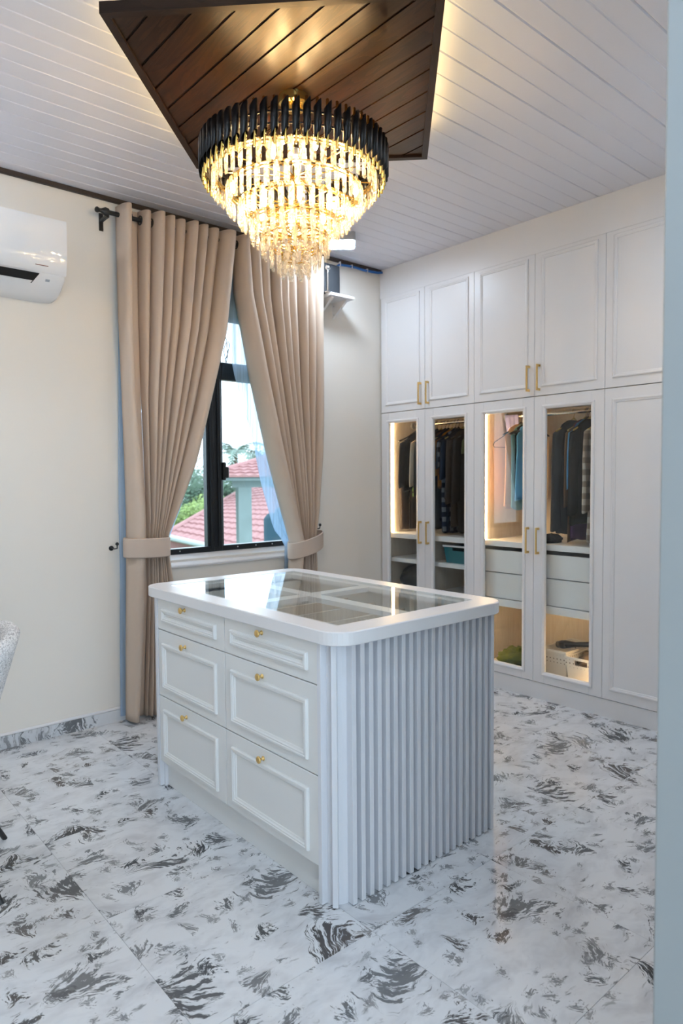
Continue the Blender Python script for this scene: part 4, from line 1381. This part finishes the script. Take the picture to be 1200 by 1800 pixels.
def blob(name, label, cat, c, r, mat, bump=0.3, seed=0, freq=3.0, flat=True):
    q = MB()
    R = []
    nu, nv = 32, 16
    for i in range(nv + 1):
        ph = -PI / 2 + PI * i / nv
        ring = []
        for j in range(nu):
            th = 2 * PI * j / nu
            d = Vector((math.cos(ph) * math.cos(th), math.cos(ph) * math.sin(th), math.sin(ph)))
            k = 1 + bump * mnoise.noise(d * freq + Vector((seed, seed * 2, 0))) + bump * 0.5 * mnoise.noise(d * freq * 2.3 + Vector((seed, 0, 5)))
            z = d.z * r[2] * k
            if flat: z = max(z, -r[2] * 0.55)
            ring.append((c[0] + d.x * r[0] * k, c[1] + d.y * r[1] * k, c[2] + r[2] * 0.55 + z))
        R.append(ring)
    q.rings(R, True, True, True)
    o = part(name, q, mat, None, smooth='full')
    return tag(o, label, cat)


blob('dark_cloth', 'dark folded trousers fallen on the shelf below the charcoal robe', 'clothes', (3.80, 2.385, 0.953), (0.10, 0.055, 0.035), char, 0.3, 2)
blob('bag', 'black soft bag slumped on the lower shelf near the window wall', 'bag', (3.84, 3.545, 0.549), (0.15, 0.13, 0.105), M['black_plastic'], 0.14, 4, 1.6)
mb = MB(); mb.box(3.69, 3.75, 3.395, 3.43, 0.766, 0.785, 0.006)
tag(part('case', mb, M['black_plastic'], None), 'tiny black case on the shelf above the soft bag', 'case')
blob('green_cloth', 'crumpled green patterned cloth on the floor of the middle wardrobe', 'cloth', (3.83, 2.60, 0.127), (0.16, 0.15, 0.065), mat_cloth('green_cloth', (0.14, 0.17, 0.03), (0.02, 0.03, 0.01), 40), 0.42, 9, 6.0)


def bin_box(name, label, cat, x0, x1, y0, y1, z0, z1, mat, taper, rim_mat, hole=True, dark=None):
    t = thing(name, label, cat, ((x0 + x1) / 2, (y0 + y1) / 2, z0))
    def P(a, b, v):
        k = 1 - taper * (1 - v)
        cx, cy = (x0 + x1) / 2, (y0 + y1) / 2
        return (cx + (a - cx) * k, cy + (b - cy) * k, z0 + (z1 - z0) * v)
    q = MB()
    N, Z = 14, 10
    vs, fs = [], []
    for i in range(N + 1):
        for j in range(Z + 1):
            vs.append(P(x0, y0 + (y1 - y0) * i / N, j / Z))
    for i in range(N):
        for j in range(Z):
            if hole and j in (7, 8) and 4 <= i <= 9 and not (j == 8 and i in (3,)): continue
            a = i * (Z + 1) + j
            fs.append((a, a + 1, a + Z + 2, a + Z + 1))
    q.add(vs, fs)
    for (a, b) in (((x0, y1), (x1, y1)), ((x1, y1), (x1, y0)), ((x1, y0), (x0, y0))):
        q.add([P(*a, 0), P(*b, 0), P(*b, 1), P(*a, 1)], [(0, 1, 2, 3)])
    q.add([P(x0, y0, 0), P(x1, y0, 0), P(x1, y1, 0), P(x0, y1, 0)], [(0, 3, 2, 1)])
    w = part('walls', q, mat, t); md = w.modifiers.new('thickness', 'SOLIDIFY'); md.thickness = 0.004
    q = MB()
    e = 0.006
    R = [[(x0 - e, y0 - e, z1), (x1 + e, y0 - e, z1), (x1 + e, y1 + e, z1), (x0 - e, y1 + e, z1)], [(x0 - e, y0 - e, z1 - 0.012), (x1 + e, y0 - e, z1 - 0.012), (x1 + e, y1 + e, z1 - 0.012), (x0 - e, y1 + e, z1 - 0.012)],
         [(x0 + 0.004, y0 + 0.004, z1 - 0.012), (x1 - 0.004, y0 + 0.004, z1 - 0.012), (x1 - 0.004, y1 - 0.004, z1 - 0.012), (x0 + 0.004, y1 - 0.004, z1 - 0.012)], [(x0 + 0.004, y0 + 0.004, z1), (x1 - 0.004, y0 + 0.004, z1), (x1 - 0.004, y1 - 0.004, z1), (x0 + 0.004, y1 - 0.004, z1)]]
    q.rings(R + [R[0]], True)
    part('rim', q, rim_mat, t)
    return t


def basket_mat():
    t = NT('white_perforated_plastic')
    co = t.coord()
    v = t.new('ShaderNodeTexVoronoi'); t.set(v, 'Vector', co); v.inputs['Scale'].default_value = 42; v.inputs['Randomness'].default_value = 0.0
    t.base(t.mix(t.ramp(v.outputs['Distance'], ((0.14, 1.0), (0.2, 0.0))), (0.78, 0.75, 0.71), (0.14, 0.12, 0.10)), 0.4)
    return t.mat


BM = basket_mat()
teal = plain('teal_plastic', (0.025, 0.16, 0.20), 0.35)
tb_ = bin_box('storage_box', 'teal plastic storage box with a white rim on the wardrobe shelf', 'storage box', 3.685, 3.98, 2.905, 3.165, 0.767, 0.893, teal, 0.12, M['lacquer'])
bin_box('basket', 'white perforated basket standing behind, nearer the window', 'basket', 3.70, 4.05, 2.215, 2.385, 0.127, 0.300, BM, 0.14, BM, hole=False)
bin_box('basket', 'white perforated basket with an oval handle hole, nearer the doorway', 'basket', 3.675, 4.02, 2.005, 2.200, 0.127, 0.285, BM, 0.14, BM)
mb = MB(); mb.tube([(3.80, 2.33, 0.312), (3.79, 2.27, 0.325), (3.79, 2.20, 0.335), (3.80, 2.10, 0.352), (3.82, 2.03, 0.365)], [0.020, 0.026, 0.016, 0.016, 0.014], 10)
mb.lathe((3.79, 2.285, 0.300), [(0.02, 0.0), (0.034, 0.012), (0.034, 0.035), (0.015, 0.045)], 14)
tag(part('handheld_appliance', mb, M['black_plastic'], None, smooth=True), 'black handheld appliance lying across the two white baskets', 'appliance')
blob('clothing_pile', 'brown and cream clothes filling the basket with the handle hole', 'clothes', (3.84, 2.10, 0.20), (0.13, 0.075, 0.07), cloth_mat((0.30, 0.22, 0.16), (0.03, 0.03, 0.03)), 0.3, 12)

# ------------------------------------------------------------------ outside the window
def P3(p, Y):
    x, z = px(p, Y)
    return Vector((x, Y, z))


mb = MB(); mb.box(-60, 90, 5.5, 160, -4.2, -4.0)
struct('ground_outside', mb, plain('grass_ground', (0.10, 0.14, 0.05), 0.95, var=0.4, scale=1.5))


def roof_mat():
    t = NT('red_roof_tile')
    co = t.coord()
    t.base(t.mix(t.noise(co, 3.0, 4), (0.26, 0.125, 0.12), (0.36, 0.19, 0.18)), 0.8, 0, 0.2)
    return t.mat


RM = roof_mat()
concrete = plain('grey_green_concrete', (0.15, 0.19, 0.185), 0.85, var=0.2, scale=3)
pale = plain('pale_gutter', (0.36, 0.40, 0.40), 0.7)


def tiled_slope(mb, e0, e1, t0, t1, rows, cols, lift=0.035):
    """e0-e1 eave, t0-t1 upper edge; overlapping courses of rounded tiles"""
    n = (e1 - e0).cross(t0 - e0).normalized()
    if n.z < 0: n = -n
    for r in range(rows):
        a0, a1 = r / rows, (r + 1.12) / rows
        a1 = min(a1, 1.0)
        l0, l1 = e0.lerp(t0, a0), e1.lerp(t1, a0)
        u0, u1 = e0.lerp(t0, a1), e1.lerp(t1, a1)
        lo, hi, base = [], [], []
        N = cols * 4
        for k in range(N + 1):
            s = k / N
            w = abs(math.sin(PI * s * cols)) * lift * 0.9
            lo.append(l0.lerp(l1, s) + n * (lift + w)); hi.append(u0.lerp(u1, s) + n * (w * 0.6)); base.append(l0.lerp(l1, s))
        mb.rings([base, lo, hi], False)


pav = thing('pavilion', 'red-tiled pavilion on a concrete column outside the window', 'building', (9.0, 14, -1.0))
ex, ez = px((360, 838), 13.6)
ra = math.atan2(ex, 13.6) + 0.03
FR, LF, UP = Vector((math.cos(ra), -math.sin(ra), 0)), Vector((math.sin(ra), math.cos(ra), 0)), Vector((0, 0, 1))
e0 = Vector((ex, 13.6, 1.43))
def pv(a, b, z):
    q_ = e0 + FR * a + LF * b
    return Vector((q_.x, q_.y, z))
def rbox(mb, a0, a1, b0, b1, z0, z1):
    c8 = [pv(a, b, z) for z in (z0, z1) for b in (b0, b1) for a in (a0, a1)]
    mb.add(c8, [(0, 2, 3, 1), (4, 5, 7, 6), (0, 1, 5, 4), (2, 6, 7, 3), (0, 4, 6, 2), (1, 3, 7, 5)])
W_ = 6.4
ap = pv(W_ / 2, W_ / 2, 2.42)
corn = [pv(0, 0, 1.43), pv(W_, 0, 1.43), pv(W_, W_, 1.43), pv(0, W_, 1.43)]
for i in range(4):
    mb = MB(); tiled_slope(mb, corn[i], corn[(i + 1) % 4], ap, ap, 14, 26)
    part('roof_tiles', mb, RM, pav, kind='stuff')
for i in range(4):
    mb = MB(); mb.tube([corn[i] + UP * .03, ap + UP * .05], 0.07, 8)
    part('hip_cap', mb, RM, pav)
mb = MB(); rbox(mb, 0.1, W_ - 0.1, 0.1, W_ - 0.1, 1.35, 1.42); rbox(mb, 0.6, W_ - 0.6, 0.45, 0.75, 1.19, 1.35)
part('eave_beam', mb, concrete, pav)
d_ = 0.0
while True:      # walk along the front until the column stands where the photo shows it
    q_ = pv(d_, 0.6, 1.0)
    v_ = q_ - Vector((0, 0, CAM_H))
    if 600 + _f * v_.dot(r2) / v_.dot(fwd) >= 430 or d_ > 4: break
    d_ += 0.02
for (a, b) in ((d_, 0.6), (W_ - 0.8, 0.6), (W_ - 0.8, W_ - 0.8), (d_, W_ - 0.8)):
    mb = MB(); rbox(mb, a - 0.15, a + 0.15, b - 0.15, b + 0.15, -4.0, 1.19)
    part('column', mb, concrete, pav)
hs = thing('house', 'lower house with a red hipped tile roof and pale gutter below the window', 'building', (9, 13, -4.0))
A0, A1 = P3((290, 941), 27.0), P3((560, 1003), 24.0)
T0, T1 = P3((436, 856), 38.0), P3((640, 800), 35.0)
mb = MB(); tiled_slope(mb, A0, A1, T0, T1, 17, 26, 0.06)
part('roof_tiles', mb, RM, hs, kind='stuff')
mb = MB(); mb.tube([A0 + Vector((0, 0, .05)), T0 + Vector((0, 0, .06))], 0.12, 8)
part('hip_cap', mb, RM, hs)
mb = MB(); mb.tube([A0 + Vector((0, -.05, -.05)), A1 + Vector((0, -.05, -.05))], 0.13, 8)
part('gutter', mb, pale, hs)
mb = MB()
for (p, q_) in ((A0 + Vector((0.4, .4, -.12)), A1 + Vector((0.4, .4, -.12))),):
    mb.add([p, q_, (q_.x, q_.y, -4), (p.x, p.y, -4)], [(0, 1, 2, 3)])
    mb.add([p + Vector((.2, .2, 0)), q_ + Vector((.2, .2, 0)), (q_.x + .2, q_.y + .2, -4), (p.x + .2, p.y + .2, -4)], [(3, 2, 1, 0)])
part('wall', mb, plain('brick_red_wall', (0.30, 0.15, 0.14), 0.8), hs)
wt = P3((474, 905), 9.0)
dk = thing('water_tank', 'dark blue tank standing outside near the sheer curtain', 'tank', (wt.x + .25, 9.2, -0.4))
mb = MB(); mb.lathe((wt.x + 0.33, 9.2, 0), [(0.26, -4.0), (0.26, 0.72), (0.20, 0.80), (0.05, 0.84)], 24)
part('tank_body', mb, plain('dark_teal_paint', (0.004, 0.030, 0.045), 0.9), dk, smooth=True)
mb = MB(); mb.lathe((wt.x + 0.33, 9.2, 0), [(0.07, 0.82), (0.07, 0.88), (0.03, 0.90)], 16)
part('lid', mb, plain('teal_lid', (0.006, 0.04, 0.06), 0.9), dk, smooth=True)


def foliage(mb, c, r, n, size, rg):
    for _ in range(n):
        d = Vector((rg.gauss(0, 1), rg.gauss(0, 1), rg.gauss(0, 1))).normalized()
        rad = rg.uniform(0.72, 1.0)
        k = 1 + 0.28 * mnoise.noise(d * 2.2 + Vector(c) * 0.37)
        p = Vector((c[0] + d.x * r[0] * rad * k, c[1] + d.y * r[1] * rad * k, c[2] + d.z * r[2] * rad * k))
        a = Vector((rg.gauss(0, 1), rg.gauss(0, 1), rg.gauss(0, 1))).normalized() * size
        b = a.orthogonal().normalized() * size * 0.5
        mb.add([p - a, p + b * 0.9, p + a, p - b * 0.9], [(0, 1, 2, 3)])


def leaf_mat(name, lo, hi):
    t = NT(name)
    co = t.coord()
    c = t.mix(t.noise(co, 1.3, 4), lo, hi)
    t.base(c, 0.6, 0, 0.3)
    t.b.inputs['Subsurface Weight'].default_value = 0.0
    return t.mat


bark = plain('bark', (0.10, 0.075, 0.05), 0.9, var=0.3, scale=8)
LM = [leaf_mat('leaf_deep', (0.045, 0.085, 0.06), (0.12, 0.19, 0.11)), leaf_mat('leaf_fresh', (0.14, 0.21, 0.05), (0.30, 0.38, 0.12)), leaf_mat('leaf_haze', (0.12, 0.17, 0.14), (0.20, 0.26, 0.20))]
TR = [  # photo position of the crown centre, distance, radius, material, label
    ((366, 866), 50, 2.1, 0, 'deep green round tree beyond the roofs, just left of the window mullion'),
    ((332, 868), 48, 2.0, 0, 'deep green tree beyond the roofs, half behind the curtain fold'),
    ((350, 897), 43, 1.75, 1, 'yellow green bushy tree right behind the lower red roof'),
    ((320, 915), 40, 1.55, 1, 'yellow green shrub beside the lower roof edge'),
    ((398, 862), 46, 1.9, 0, 'deep green tree seen under the pavilion eave'),
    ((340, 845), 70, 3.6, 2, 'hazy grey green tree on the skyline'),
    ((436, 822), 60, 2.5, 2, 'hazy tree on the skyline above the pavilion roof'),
    ((408, 870), 52, 2.2, 0, 'dark green tree between column and mullion')]
for i, (p, Y, r, m, lb) in enumerate(TR):
    c = P3(p, Y)
    rg = random.Random(i + 40)
    t = thing('tree', lb, 'tree', (c.x, c.y, -4.0), 'trees outside the window')
    mb = MB()
    for k in range(6):
        off = Vector((rg.uniform(-.6, .6), rg.uniform(-.5, .5), rg.uniform(-.5, .45))) * r
        foliage(mb, tuple(c + off), (r * .62, r * .62, r * .55), 420, 0.055 * r + 0.03, rg)
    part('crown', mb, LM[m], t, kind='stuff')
    mb = MB(); mb.tube([(c.x, c.y, -4.0), (c.x + .1, c.y, -1.5), (c.x, c.y, c.z)], [0.16, 0.12, 0.05], 8)
    part('trunk', mb, bark, t)
pc = P3((414, 795), 34)
pt = thing('palm', 'pale feathery palm rising behind the pavilion roof', 'tree', (pc.x, pc.y, -4.0))
mb = MB(); mb.tube([(pc.x, pc.y, -4), (pc.x + .1, pc.y, 0), (pc.x, pc.y, pc.z)], [0.16, 0.13, 0.10], 10)
part('trunk', mb, bark, pt)
for k in range(11):
    th = 2 * PI * k / 11
    mb = MB()
    up = 0.9 + 0.5 * math.sin(k * 2.3)
    prev = None
    for s in range(14):
        v = s / 13
        p = pc + Vector((math.cos(th) * 2.3 * v, math.sin(th) * 2.3 * v, up * 1.5 * v - 1.9 * v * v))
        if prev is not None:
            d = (p - prev).normalized(); sd = d.cross(Vector((0, 0, 1))).normalized()
            L_ = 0.75 * math.sin(PI * min(1, v * 0.9 + 0.12))
            for sg in (-1, 1):
                mb.add([prev, p, p + sd * sg * L_ + d * .2 + Vector((0, 0, -.22))], [(0, 1, 2)])
        prev = p
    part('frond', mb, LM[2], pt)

# a loop of loose wire outside the upper pane
wp = [Vector((px((392, 560), 3.89)[0], 3.882, 2.47))] + [P3(q_, 3.895) for q_ in ((393, 575), (398, 600), (400, 625), (397, 640), (395, 628), (393, 615), (396, 604), (401, 600), (403, 608), (400, 622), (396, 632), (399, 645), (401, 655))]
mb = MB(); mb.tube(wp, 0.0035, 6)
tag(part('wire', mb, M['grey_plastic'], None, smooth=True), 'loop of thin grey wire hanging outside the upper window pane', 'wire')
